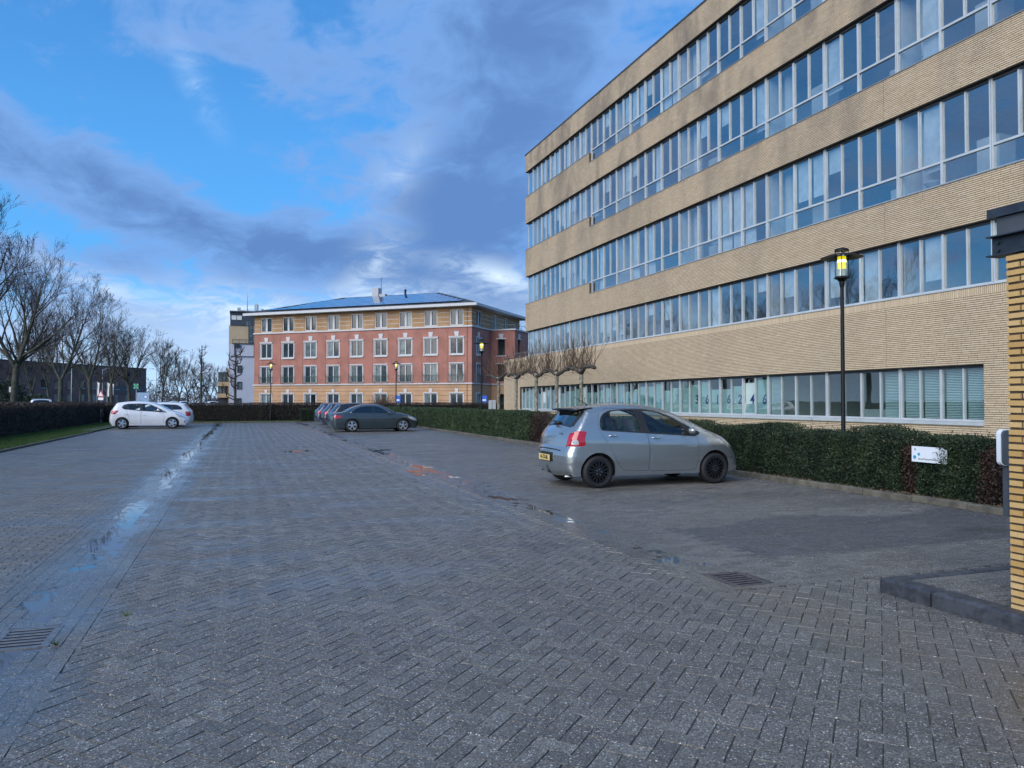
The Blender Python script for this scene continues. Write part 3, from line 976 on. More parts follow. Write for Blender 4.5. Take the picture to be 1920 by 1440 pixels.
def win_frame(y0, y1, z0, z1, transom=None, nl=4):
    """aluminium window of one bay: jambs, head, mullions; lights returned as (y0,y1,z0,z1)"""
    mb = MB()
    fx0, fx1 = -0.035, 0.05
    J, M, S = 0.048, 0.034, 0.020
    mb.box(fx0, fx1, y0 + 0.006, y0 + J, z0, z1)
    mb.box(fx0, fx1, y1 - J, y1 - 0.006, z0, z1)
    mb.box(0.0, fx1, y0 - 0.006, y0 + 0.006, z0, z1, 1)
    mb.box(-0.02, fx1, y0 + J, y1 - J, z1 - 0.075, z1, 1)  # head coloured dark to stand in for the soffit's shade over the panes
    mb.box(fx0, fx1, y0 + J, y1 - J, z0, z0 + 0.055)
    lights = []
    e = [y0 + J]
    w = (y1 - y0) / nl
    mids = []
    for k in range(1, nl):
        hw = M if k * 2 == nl else S
        mids.append((y0 + k * w - hw, y0 + k * w + hw, k * 2 == nl))
    zt = z0 + 0.055 if transom is None else z0 + transom + 0.03
    for a, b_, mid in mids:
        mb.box(fx0 - (0.004 if mid else 0), fx1, a, b_, (z0 + 0.055) if (mid or transom is None) else zt, z1 - 0.075)
    if transom is not None:
        # transom rail in two lengths between the heavier mullions
        parts = [y0 + J] + [v for a, b_, mid in mids if mid for v in (a, b_)] + [y1 - J]
        for i in range(0, len(parts), 2):
            mb.box(fx0 + 0.004, fx1 - 0.004, parts[i], parts[i + 1], z0 + transom - 0.03, z0 + transom + 0.03)
            lights.append((parts[i], parts[i + 1], z0 + 0.055, z0 + transom - 0.03))
    edges = [y0 + J] + [v for a, b_, _ in mids for v in (a, b_)] + [y1 - J]
    for i in range(0, len(edges), 2):
        lights.append((edges[i], edges[i + 1], zt, z1 - 0.075))
    return mb, lights


frame_cache = {}


def window(y0, y1, z0, z1, transom=None, nl=4, glass='office_glass', skip=()):
    key = (round(y1 - y0, 3), round(z1 - z0, 3), transom, nl, glass)
    if key not in frame_cache:
        mb, li = win_frame(0, y1 - y0, 0, z1 - z0, transom, nl)
        pm = []
        for (a, b_, c_, d_) in li:
            pm.append(MB().quad((0, a, c_), (0, a, d_), (0, b_, d_), (0, b_, c_)).mesh('pane', [glass]))
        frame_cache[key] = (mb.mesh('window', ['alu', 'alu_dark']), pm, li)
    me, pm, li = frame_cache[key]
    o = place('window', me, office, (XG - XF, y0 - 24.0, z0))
    for i, p in enumerate(pm):
        if i in skip:
            continue
        place('pane', p, o, (0.012, 0, 0), (0, 0, rng.normal(0, 0.0012)))
    return o, li


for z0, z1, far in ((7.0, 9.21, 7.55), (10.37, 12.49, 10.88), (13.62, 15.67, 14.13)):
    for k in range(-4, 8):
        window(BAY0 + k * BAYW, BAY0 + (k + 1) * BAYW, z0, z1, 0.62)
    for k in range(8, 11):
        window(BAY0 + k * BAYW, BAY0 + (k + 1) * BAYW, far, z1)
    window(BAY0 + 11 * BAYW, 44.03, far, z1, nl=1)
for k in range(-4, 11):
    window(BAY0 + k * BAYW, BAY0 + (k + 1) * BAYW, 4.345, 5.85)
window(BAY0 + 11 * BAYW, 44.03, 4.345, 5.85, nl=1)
# end glazing round the north corner
for z0, z1 in ((4.345, 5.85), (7.55, 9.21), (10.88, 12.49), (14.13, 15.67)):
    e = MB().quad((0, 0, 0), (1.2, 0, 0), (1.2, 0, z1 - z0), (0, 0, z1 - z0)).mesh('pane', ['office_glass'])
    place('corner_pane', e, office, (XG - XF + 0.03, 44.035 - 24.0, z0))

# blinds: the slats hang just behind the glass
sl = MB()
for i in range(30):
    z = 1.16 + i * 0.041
    sl.add([(0, -0.28, z), (0, 0.28, z), (0.026, 0.28, z + 0.022), (0.026, -0.28, z + 0.022)], [(0, 1, 2, 3)])
me_bl = sl.mesh('blind', ['blind_slat'])


def fac_y(u):
    a = (u - 960) / FPX
    return XG * (math.cos(YAW) - a * math.sin(YAW)) / (a * math.cos(YAW) + math.sin(YAW))


GFB = [(13.38, 15.912)] + [(BAY0 + k * BAYW, BAY0 + (k + 1) * BAYW) for k in range(1, 11)] + [(BAY0 + 11 * BAYW, 45.19)]
digits = [('3', 1298), ('6', 1316), ('1', 1334), ('6', 1357), ('2', 1378), ('4', 1402), ('6', 1424)]
cyan = list(zip('actitev', (1146, 1158, 1171.7, 1185, 1197.5, 1213, 1228.7)))
grey = list(zip('CORPUS', (1080, 1090, 1099, 1111.5, 1122.5, 1133)))
PANES = []
for bi, (y0, y1) in enumerate(GFB):
    nl = 4 if bi < 11 else 3
    w = (y1 - y0) / nl
    tilt = {3: (2,), 8: (1,), 9: (2,), 10: (1,)}.get(bi, ())      # bay 3, third light from the right: the 4
    tl = {3: 1, 8: 1, 9: 2, 10: 1}.get(bi)
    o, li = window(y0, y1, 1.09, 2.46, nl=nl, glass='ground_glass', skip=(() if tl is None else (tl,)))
    for i, (a, b_, c_, d_) in enumerate(li):
        PANES.append((y0 + a, y0 + b_, bi, i))
    if tl is not None:
        a, b_, c_, d_ = li[tl]
        sash = MB()
        sash.box(-0.02, 0.02, a, a + 0.03, 0.0, d_ - c_).box(-0.02, 0.02, b_ - 0.03, b_, 0.0, d_ - c_)
        sash.box(-0.02, 0.02, a + 0.03, b_ - 0.03, 0, 0.03).box(-0.02, 0.02, a + 0.03, b_ - 0.03, d_ - c_ - 0.03, d_ - c_)
        so = sash.build('tilted_sash', 'alu', office)
        so.location = (XG - XF + 0.02, y0 - 24.0, 1.09 + c_)
        so.rotation_euler = (0, R(9), 0)
        place('pane', MB().quad((0, a + 0.03, 0.03), (0, a + 0.03, d_ - c_ - 0.03), (0, b_ - 0.03, d_ - c_ - 0.03), (0, b_ - 0.03, 0.03)).mesh('pane', ['ground_glass']), so)
# which light is dressed how
lett = {}
for ch, u in digits:
    lett[ch + str(u)] = (ch, fac_y(u), 'digit_navy', 0.46, 1.64)
for ch, u in cyan:
    lett[ch + str(u)] = (ch, fac_y(u), 'letter_cyan', 0.46, 1.62)
for ch, u in grey:
    lett[ch + str(u)] = (ch, fac_y(u), 'letter_grey', 0.36, 1.62)
for (a, b_, bi, i) in PANES:
    yc_ = (a + b_) / 2
    if bi == 0 or (bi == 1 and i == 0) or (bi == 2 and i == 3):
        place('blind', me_bl, office, (XG - XF + 0.09, yc_ - 24.0, 0))
    elif bi >= 3:
        top = 2.02 + 0.1 * ((bi * 5 + i * 3) % 4)
        MB().box(XG + 0.075, XG + 0.085, a - 0.02, b_ + 0.02, 1.12, top).build('window_film', 'film' if bi < 9 else 'curtain', office, world=True)
    elif bi == 1 and i in (1, 2):
        MB().box(17.4, 17.9, a, b_, 0.15, 1.35).build('cupboard', 'cabinet', office, world=True)
used_pane = set()
for key, (ch, y, mt_, size, z) in lett.items():
    best = min(range(len(PANES)), key=lambda j: abs((PANES[j][0] + PANES[j][1]) / 2 - y) + (10 if j in used_pane else 0))
    used_pane.add(best)
    a, b_ = PANES[best][:2]
    me = text_mesh(ch, size, 0.003, 0.006 if mt_ == 'digit_navy' else 0.003, 0.10 if mt_ == 'digit_navy' else 0)
    me.materials.clear()
    me.materials.append(MATS[mt_])
    o = place('lettering', me, office, (XG - XF + 0.06, (a + b_) / 2 - 24.0 - 0.05, z), (R(90), 0, R(-90)))
# roller blinds drawn to different heights behind some of the upper lights
rb = np.random.default_rng(21)
for z0, z1 in ((4.40, 5.80), (7.06, 9.15), (10.43, 12.43), (13.68, 15.6)):
    for k in range(-1, 11):
        for i in range(4):
            if rb.random() < 0.38:
                y0 = BAY0 + k * BAYW + i * BAYW / 4
                hh = (z1 - z0) * rb.choice([0.35, 0.6, 0.8, 1.0])
                MB().box(XG + 0.10, XG + 0.106, y0 + 0.05, y0 + BAYW / 4 - 0.05, z1 - hh, z1).build('roller_blind', 'curtain', office, world=True)
# terrace rail on the low wing
rl = MB()
for k in range(4):
    rl.tube([(XF + 0.15, 44.6 + k * 1.1, 4.36), (XF + 0.15, 44.6 + k * 1.1, 4.62)], 0.015, 6)
rl.tube([(XF + 0.15, 44.3, 4.62), (XF + 0.15, 48.1, 4.62)], 0.018, 6)
rl.build('terrace_rail', 'mid_grey', office, world=True)


# ================================================================== RED BRICK BUILDING
pmat('red_render', (0.345, 0.150, 0.112), 0.85, var=0.16, scale=0.7, bump=0.003, bscale=30)
pmat('beige_render', (0.46, 0.275, 0.155), 0.85, var=0.12, scale=0.7, bump=0.003, bscale=30)
pmat('ochre_brick', (0.36, 0.215, 0.105), 0.85, var=0.15, scale=0.8, bump=0.003, bscale=30)
pmat('stone_white', (0.52, 0.52, 0.52), 0.7, var=0.08)
pmat('groove', (0.10, 0.07, 0.05), 0.9, var=0.1)
pmat('roof_tile', (0.045, 0.050, 0.055), 0.7, var=0.3, scale=3, bump=0.02, bscale=8)
pmat('green_iron', (0.012, 0.060, 0.045), 0.45, var=0.1)
pmat('dark_pane', (0.014, 0.022, 0.026), 0.06, var=0.5, scale=0.5, spec=0.5, rand=0.5)
pmat('curtained_pane', (0.10, 0.13, 0.13), 0.12, var=0.5, scale=1.2, spec=0.5, rand=0.3)
pmat('solar_glass', (0.020, 0.045, 0.13), 0.10, var=0.2, scale=0.4, spec=0.9, coat=1.0, rand=0.25)
pmat('solar_edge', (0.02, 0.022, 0.03), 0.5, var=0)


def wall_grid(mb, x0, x1, z0, z1, holes, y=0.0, depth=0.18, m=0, mr=None):
    """flat wall facing -y with real openings (holes: x0,x1,z0,z1) and their reveals"""
    xs = sorted({x0, x1, *[v for h_ in holes for v in h_[:2]]})
    zs = sorted({z0, z1, *[v for h_ in holes for v in h_[2:4]]})
    xs = [v for v in xs if x0 <= v <= x1]
    zs = [v for v in zs if z0 <= v <= z1]
    for i in range(len(xs) - 1):
        for j in range(len(zs) - 1):
            cx, cz = (xs[i] + xs[i + 1]) / 2, (zs[j] + zs[j + 1]) / 2
            if any(h_[0] < cx < h_[1] and h_[2] < cz < h_[3] for h_ in holes):
                continue
            mb.quad((xs[i], y, zs[j]), (xs[i + 1], y, zs[j]), (xs[i + 1], y, zs[j + 1]), (xs[i], y, zs[j + 1]), m)
    mr = m if mr is None else mr
    for (a, b_, c_, d_) in [h_[:4] for h_ in holes]:
        c2, d2 = max(c_, z0), min(d_, z1)
        if d2 <= c2:
            continue
        mb.quad((a, y, c2), (a, y, d2), (a, y + depth, d2), (a, y + depth, c2), mr)
        mb.quad((b_, y, c2), (b_, y + depth, c2), (b_, y + depth, d2), (b_, y, d2), mr)
        if c_ >= z0:
            mb.quad((a, y, c_), (a, y + depth, c_), (b_, y + depth, c_), (b_, y, c_), mr)
        if d_ <= z1:
            mb.quad((a, y, d_), (b_, y, d_), (b_, y + depth, d_), (a, y + depth, d_), mr)


RL, RD = 29.3, 15.4
red = tag(empty('apartment_building', (1.62, 100.2, 0), R(-40.03)), 'four-storey red and beige building with white-framed windows under a hipped roof', 'building')
WX = [1.82 + 3.207 * k for k in range(9)]
HW = 0.82
ROWS = [(0.85, 2.48), (3.72, 5.80), (6.82, 8.66), (10.02, 11.80)]
holes = [(x - HW, x + HW, a, b_) for x in WX for (a, b_) in ROWS]
FL = [('ground_wall', 0, 3.48, 'beige_render'), ('middle_wall', 3.62, 9.82, 'red_render'), ('upper_wall', 9.98, 12.05, 'ochre_brick')]
for nm, z0, z1, mt_ in FL:
    mb = MB()
    wall_grid(mb, 0, RL, z0, z1, [h_ for h_ in holes if h_[3] > z0 and h_[2] < z1])
    mb.build(nm, mt_, red)
# grooves of the ground floor, white lines of the top floor, thin pilaster joints of the middle
gaps = [0.0] + [v for x in WX for v in (x - HW - 0.08, x + HW + 0.08)] + [RL]
for z in (0.55, 1.1, 1.65, 2.2, 2.72, 3.12):
    mb = MB()
    if z < 2.5:
        for i in range(0, len(gaps), 2):
            mb.box(gaps[i], gaps[i + 1], -0.006, 0.01, z, z + 0.035)
    else:
        mb.box(0, RL, -0.006, 0.01, z, z + 0.035)
    mb.build('wall_groove', 'groove', red)
for z in (10.45, 10.95, 11.45):
    mb = MB()
    for i in range(0, len(gaps), 2):
        mb.box(gaps[i], gaps[i + 1], -0.012, 0.01, z, z + 0.045)
    mb.build('white_band', 'stone_white', red)
for x in WX:
    MB().box(x - 1.14, x - 1.115, -0.008, 0.01, 3.62, 6.6).box(x - 1.14, x - 1.115, -0.008, 0.01, 6.6, 9.4).build('pilaster_joint', 'groove', red)
MB().box(-0.12, RL + 0.12, -0.14, 0.02, 3.48, 3.62).build('belt_course', 'stone_white', red)
MB().box(-0.10, RL + 0.10, -0.12, 0.02, 9.82, 9.98).build('belt_course', 'stone_white', red)


def red_window(parent, x, y, z0, z1, row, hw=HW, rz=0.0):
    key = ('rw', row, round(hw, 2))
    if key not in frame_cache:
        mb = MB()
        h_ = z1 - z0
        cm = 0.13 if row == 3 else 0.06
        y0, y1 = 0.04, 0.15
        mb.box(-hw, -hw + 0.10, y0, y1, 0, h_).box(hw - 0.10, hw, y0, y1, 0, h_)
        mb.box(-hw + 0.10, hw - 0.10, y0, y1, h_ - 0.12, h_).box(-hw + 0.10, hw - 0.10, y0, y1, 0, 0.10)
        mb.box(-cm, cm, y0 - 0.01, y1, 0.10, h_ - 0.12)
        if row in (0, 1, 2):
            mb.box(-hw - 0.10, hw + 0.10, -0.09, 0.03, h_ - 0.02, h_ + 0.09)
            mb.box(-hw - 0.09, -hw, -0.035, 0.03, 0, h_ - 0.02).box(hw, hw + 0.09, -0.035, 0.03, 0, h_ - 0.02)
        if row == 2:
            mb.box(-hw - 0.16, hw + 0.16, -0.12, 0.03, h_ + 0.09, h_ + 0.16)
            mb.box(-hw - 0.08, hw + 0.08, -0.12, 0.03, -0.14, 0.0)
        p = MB().box(-hw + 0.10, -cm, 0.12, 0.135, 0.10, h_ - 0.12).mesh('pane', ['dark_pane'])
        p2 = MB().box(cm, hw - 0.10, 0.12, 0.135, 0.10, h_ - 0.12).mesh('pane', ['dark_pane'])
        p3 = MB().box(-hw + 0.10, -cm, 0.12, 0.135, 0.10, h_ - 0.12).mesh('pane', ['curtained_pane'])
        p4 = MB().box(cm, hw - 0.10, 0.12, 0.135, 0.10, h_ - 0.12).mesh('pane', ['curtained_pane'])
        frame_cache[key] = (mb.mesh('window', ['stone_white']), (p, p3), (p2, p4))
    me, A_, B_ = frame_cache[key]
    o = place('window', me, parent, (x, y, z0), (0, 0, rz))
    place('pane', A_[int(rng.random() < 0.15)], o)
    place('pane', B_[int(rng.random() < 0.2)], o)
    return o


me_key = MB().add([(-0.20, -0.06, 0), (0.20, -0.06, 0), (0.30, -0.06, 0.52), (-0.30, -0.06, 0.52), (-0.20, 0.02, 0), (0.20, 0.02, 0), (0.30, 0.02, 0.52), (-0.30, 0.02, 0.52)],
                  [(0, 1, 2, 3), (1, 5, 6, 2), (4, 0, 3, 7), (3, 2, 6, 7), (5, 4, 7, 6)]).mesh('keystone', ['stone_white'])
gb = MB()
for k in range(11):
    x = -0.9 + 0.18 * k
    gb.box(x - 0.012, x + 0.012, -0.28, -0.256, 0.02, 0.74)
gb.box(-0.92, 0.92, -0.295, -0.245, 0.74, 0.79).box(-0.92, 0.92, -0.285, -0.25, 0.0, 0.05)
for sx in (-0.92, 0.88):
    gb.box(sx, sx + 0.04, -0.25, 0.03, 0.74, 0.78).box(sx, sx + 0.04, -0.25, 0.03, 0.0, 0.04).box(sx, sx + 0.04, -0.29, -0.25, 0.0, 1.1)
me_gb = gb.mesh('balcony_railing', ['green_iron'])
for x in WX:
    for ri, (a, b_) in enumerate(ROWS):
        red_window(red, x, 0, a, b_, ri)
    place('keystone', me_key, red, (x, 0, 8.84))
    place('keystone', me_key, red, (x, 0, 2.58), scale=(0.8, 1, 0.8))
    place('balcony_railing', me_gb, red, (x, 0, 3.74))

# side wall (local +x face) with its window column, a projecting bay and the recessed openings
side = empty('side_wing', (RL, 0, 0), R(90), red)       # local x runs back along the side, local -y faces out
S1, BO, S2 = 5.6, 3.0, 10.2
sw = [(1.95, 0.62)]
for nm, z0, z1, mt_ in FL:
    mb = MB()
    ho = [(x - w_, x + w_, a, b_) for x, w_ in sw for (a, b_) in ROWS if b_ > z0 and a < z1]
    if nm == 'upper_wall':
        ho += [(6.6, 7.5, 10.0, 11.8), (10.0, 11.2, 10.0, 11.8)]
        wall_grid(mb, 0, RD, z0, z1, ho)
    else:
        wall_grid(mb, 0, S1, z0, z1, ho)
    mb.build(nm, mt_, side)
for x, w_ in sw:
    for ri, (a, b_) in enumerate(ROWS):
        red_window(side, x, 0, a, b_, ri, w_)
    place('keystone', me_key, side, (x, 0, 8.84))
    place('balcony_railing', me_gb, side, (x, 0, 3.74), scale=(0.75, 1, 1))
red_window(side, 7.05, 0, 10.0, 11.8, 3, 0.45)
red_window(side, 10.6, 0, 10.0, 11.8, 3, 0.6)
# bay: front return faces back toward the lot, outer face runs along
bayb = MB()
for z0, z1, mi in ((0, 3.48, 1), (3.62, 9.82, 0)):
    # return face at x=S1, from y=0 to y=-BO : holes drawn in its own frame
    tmp = MB()
    hr = [(0.85, 1.75, 3.9, 5.9), (0.85, 1.75, 6.9, 8.8), (1.0, 1.7, 0.2, 2.4)]
    hr = [h_ for h_ in hr if h_[3] > z0 and h_[2] < z1]
    wall_grid(tmp, 0, BO, z0, z1, hr, depth=0.5)
    bayb.add([(S1 + y, -x, z) for x, y, z in tmp.v], tmp.f, mi)
    tmp = MB()
    ho2 = [(1.0, 1.9, 3.9, 5.9), (1.0, 1.9, 6.9, 8.8)]
    wall_grid(tmp, 0, S2 - S1, z0, z1, [h_ for h_ in ho2 if h_[3] > z0 and h_[2] < z1], depth=0.5)
    bayb.add([(S1 + x, -BO + y, z) for x, y, z in tmp.v], tmp.f, mi)
    bayb.quad((S2, -BO, z0), (S2, 0, z0), (S2, 0, z1), (S2, -BO, z1), mi)
bayb.build('bay_wall', ['red_render', 'beige_render'], side)
MB().box(S1 + 0.5, S2 - 0.5, -BO + 0.5, 0.0, 0.1, 9.6).build('bay_core', 'dark_pane', side)
MB().box(S1 - 0.12, S2 + 0.1, -BO - 0.12, 0.0, 9.82, 9.98).build('belt_course', 'stone_white', side)
MB().box(S1 - 0.12, S2 + 0.1, -BO - 0.12, 0.0, 3.48, 3.62).build('belt_course', 'stone_white', side)
MB().box(0.0, S1 - 0.13, -0.13, 0.02, 3.485, 3.615).build('belt_course', 'stone_white', side)
MB().box(0.0, S1 - 0.13, -0.11, 0.02, 9.825, 9.975).build('belt_course', 'stone_white', side)
for (x0, x1, y0, y1, z) in ((S1 - 0.08, S1 + 0.02, -1.95, -0.65, 8.8), (S1 - 0.08, S1 + 0.02, -1.95, -0.65, 6.78), (S1 - 0.08, S1 + 0.02, -1.95, -0.65, 5.9), (S1 + 0.85, S1 + 2.05, -BO - 0.08, -BO + 0.02, 8.8), (S1 + 0.85, S1 + 2.05, -BO - 0.08, -BO + 0.02, 6.78)):
    MB().box(x0, x1, y0, y1, z, z + 0.12).build('stone_lintel', 'stone_white', side)
place('keystone', me_key, side, (S1, -1.3, 8.92), (0, 0, R(-90)))
place('keystone', me_key, side, (S1 + 1.45, -BO, 8.92))
rl = MB()
rl.tube([(S1, 0, 10.45), (S1, -BO, 10.45), (S2, -BO, 10.45)], 0.025, 6)
for p in ((S1, -0.1), (S1, -BO / 2), (S1, -BO), ((S1 + S2) / 2, -BO), (S2, -BO)):
    rl.tube([(p[0], p[1], 9.98), (p[0], p[1], 10.45)], 0.02, 5)
rl.build('roof_rail', 'mid_grey', side)
MB().box(0, RD, 0.5, 0.6, 0, 12.0).build('inner_wall', 'groove', side)
for z in (10.45, 10.95, 11.45):
    mb = MB()
    for a, b_ in ((0.0, 1.25), (2.65, 6.5), (7.6, 9.9), (11.3, RD)):
        mb.box(a, b_, -0.012, 0.01, z, z + 0.045)
    mb.build('white_band', 'stone_white', side)
MB().box(0.3, RL - 0.3, 0.4, 0.5, 0, 12.0).build('inner_wall', 'groove', red)
MB().box(0, 0.15, 0.01, RD, 0, 12.0).build('end_wall', 'red_render', red)
MB().box(0, RL, RD - 0.15, RD, 0, 12.0).build('rear_wall', 'red_render', red)
MB().box(RL - 0.15, RL - 0.001, S2, RD, 0, 9.9).build('end_wall', 'red_render', red)
# eaves and hipped roof
OV = 0.95
MB().box(-OV, RL + OV, -OV, RD + OV, 12.05, 12.13).build('eave_board', 'stone_white', red)
MB().box(-OV - 0.02, RL + OV + 0.02, -OV - 0.06, -OV - 0.001, 12.06, 12.36).box(RL + OV + 0.001, RL + OV + 0.06, -OV, RD + OV, 12.06, 12.36).box(-OV - 0.06, -OV - 0.001, -OV, RD + OV, 12.06, 12.36).build('gutter', 'stone_white', red)
RH, RZ0 = 14.9, 12.32
hd = RD / 2 + OV
e = [(-OV, -OV, RZ0), (RL + OV, -OV, RZ0), (RL + OV, RD + OV, RZ0), (-OV, RD + OV, RZ0), (-OV + hd, RD / 2, RH), (RL + OV - hd, RD / 2, RH)]
roof = MB().add(e, [(0, 1, 5, 4), (1, 2, 5), (2, 3, 4, 5), (3, 0, 4)]).build('roof', 'roof_tile', red)
# ridge tiles
MB().tube([e[4], e[5]], 0.09, 6).tube([e[1], e[5]], 0.08, 6).tube([e[0], e[4]], 0.08, 6).build('ridge_tiles', 'roof_tile', roof)
# solar panels on the front slope, row by row
sl_len = math.hypot(hd, RH - RZ0)
ax = Vector((0, hd, RH - RZ0)).normalized()
nrm = Vector((0, -(RH - RZ0), hd)).normalized()
me_sp = MB()
pw_, ph_ = 1.62, 1.02
me_sp.box(-pw_ / 2, pw_ / 2, -ph_ / 2, ph_ / 2, 0.0, 0.035, 1).quad((-pw_ / 2 + 0.02, -ph_ / 2 + 0.02, 0.037), (pw_ / 2 - 0.02, -ph_ / 2 + 0.02, 0.037), (pw_ / 2 - 0.02, ph_ / 2 - 0.02, 0.037), (-pw_ / 2 + 0.02, ph_ / 2 - 0.02, 0.037), 0)
me_sp = me_sp.mesh('solar_panel', ['solar_glass', 'solar_edge'])
slope = math.atan2(RH - RZ0, hd)
for j in range(7):
    s_ = 1.1 + j * (ph_ + 0.02) + ph_ / 2
    if s_ + ph_ / 2 > sl_len - 0.25:
        break
    p0 = Vector((0, -OV, RZ0)) + ax * s_ + nrm * 0.10
    run = s_ * math.cos(slope)
    xa, xb = -OV + run + ph_ * 0.55 + 0.3, RL + OV - run - ph_ * 0.55 - 0.3
    n = int((xb - xa) / (pw_ + 0.02))
    x0 = xb - n * (pw_ + 0.02)
    for i in range(n):
        place('solar_panel', me_sp, roof, (x0 + (i + 0.5) * (pw_ + 0.02), p0.y, p0.z), (slope + rng.normal(0, 0.004), 0, 0))
# roof plant: chimney cabin, mast with anemometer
MB().box(12.3, 13.2, 7.3, 8.2, 14.6, 15.95).box(13.22, 14.1, 7.4, 8.1, 14.6, 15.15).build('rooftop_cabin', 'light_grey', roof)
MB().tube([(13.5, 7.5, 15.1), (13.5, 7.5, 17.3)], 0.045, 6).tube([(13.15, 7.5, 17.2), (13.2, 7.5, 17.0), (13.5, 7.5, 16.9), (13.7, 7.5, 17.25)], 0.03, 5).build('weather_mast', 'mid_grey', roof)
MB().lathe([(0.12, 0), (0.12, 0.6), (0.17, 0.63), (0.17, 0.75), (0.0, 0.85)], 10, (16.9, 7.6, 14.8)).build('roof_vent', 'black_steel', roof, True)
MS = Matrix.Translation((RL, 0, 0)) @ Matrix.Rotation(R(90), 4, 'Z')
for ch in list(side.children):
    ch.matrix_basis = MS @ ch.matrix_basis
    ch.parent = red
bpy.data.objects.remove(side)


# ================================================================== CARS
def carpaint(name, col, metal, rough, coat=1.0):
    mt = pmat(name, col, rough, metal, var=0.04, scale=3, coat=coat)
    return mt


carpaint('paint_silver', (0.34, 0.37, 0.375), 0.72, 0.25)
carpaint('paint_white', (0.74, 0.75, 0.77), 0.0, 0.35)
carpaint('paint_slate', (0.050, 0.068, 0.075), 0.5, 0.30)
carpaint('paint_blue', (0.055, 0.065, 0.105), 0.5, 0.32)
carpaint('paint_black', (0.014, 0.016, 0.020), 0.2, 0.28)
glassmat('car_glass', 0.06, (0.88, 0.94, 0.92))
glassmat('car_glass_dark', 0.10, (0.10, 0.13, 0.14))
glassmat('screen_glass', 0.16, (0.60, 0.70, 0.70))
pmat('tail_red', (0.40, 0.008, 0.016), 0.10, var=0.25, scale=30, coat=1.0)
pmat('lamp_clear', (0.40, 0.41, 0.42), 0.10, var=0.3, scale=40, coat=1.0)
pmat('chrome', (0.75, 0.77, 0.80), 0.12, metal=1.0, var=0)
pmat('alloy', (0.55, 0.57, 0.60), 0.28, metal=0.8, var=0.05)
pmat('alloy_black', (0.012, 0.013, 0.015), 0.35, metal=0.2, var=0.1)
pmat('seat_cloth', (0.085, 0.092, 0.10), 0.9, var=0.2)
pmat('dash', (0.020, 0.022, 0.024), 0.8, var=0.1)
pmat('plate_yellow', (0.66, 0.50, 0.17), 0.5, var=0.04)
pmat('seam', (0.010, 0.011, 0.012), 0.8, var=0)


def catmull(pts, step):
    P = np.array(pts, float)
    P = np.vstack([2 * P[0] - P[1], P, 2 * P[-1] - P[-2]])
    out = []
    for i in range(1, len(P) - 2):
        p0, p1, p2, p3 = P[i - 1], P[i], P[i + 1], P[i + 2]
        n = max(1, int(round(np.linalg.norm((p2 - p1)[:2]) / step)))
        for k in range(n):
            t_ = k / n
            out.append(0.5 * ((2 * p1) + (-p0 + p2) * t_ + (2 * p0 - 5 * p1 + 4 * p2 - p3) * t_ ** 2 + (-p0 + 3 * p1 - 3 * p2 + p3) * t_ ** 3))
    out.append(P[-2])
    return np.array(out)


def closed_smooth(poly, step=0.03, k=0.45):
    """round the corners of a polygon a little and resample it"""
    P = np.array(poly, float)
    out = []
    n = len(P)
    for i in range(n):
        a, b_, c_ = P[i - 1], P[i], P[(i + 1) % n]
        la, lc = np.linalg.norm(a - b_), np.linalg.norm(c_ - b_)
        ra = min(0.06, la * k) / la
        rc = min(0.06, lc * k) / lc
        p, q_ = b_ + (a - b_) * ra, b_ + (c_ - b_) * rc
        for t_ in (0, 0.33, 0.67, 1):
            out.append((1 - t_) ** 2 * p + 2 * t_ * (1 - t_) * b_ + t_ ** 2 * q_)
    O = []
    for i in range(len(out)):
        a, b_ = out[i], out[(i + 1) % len(out)]
        m_ = max(1, int(np.linalg.norm(b_ - a) / 0.08))
        for j in range(m_):
            O.append(a + (b_ - a) * j / m_)
    return np.array(O)


def inside(P, poly):
    x, y = P[:, 0], P[:, 1]
    r_ = np.zeros(len(P), bool)
    j = len(poly) - 1
    for i in range(len(poly)):
        xi, yi = poly[i]
        xj, yj = poly[j]
        c_ = ((yi > y) != (yj > y)) & (x < (xj - xi) * (y - yi) / (yj - yi + 1e-12) + xi)
        r_ ^= c_
        j = i
    return r_


def inset(poly, dist):
    P = np.array(poly)
    n = len(P)
    area = 0.5 * np.sum(P[:, 0] * np.roll(P[:, 1], -1) - np.roll(P[:, 0], -1) * P[:, 1])
    sgn = 1 if area > 0 else -1
    T_ = np.roll(P, -1, 0) - np.roll(P, 1, 0)
    T_ /= np.linalg.norm(T_, axis=1)[:, None] + 1e-9
    return P + sgn * dist * np.stack([-T_[:, 1], T_[:, 0]], 1)


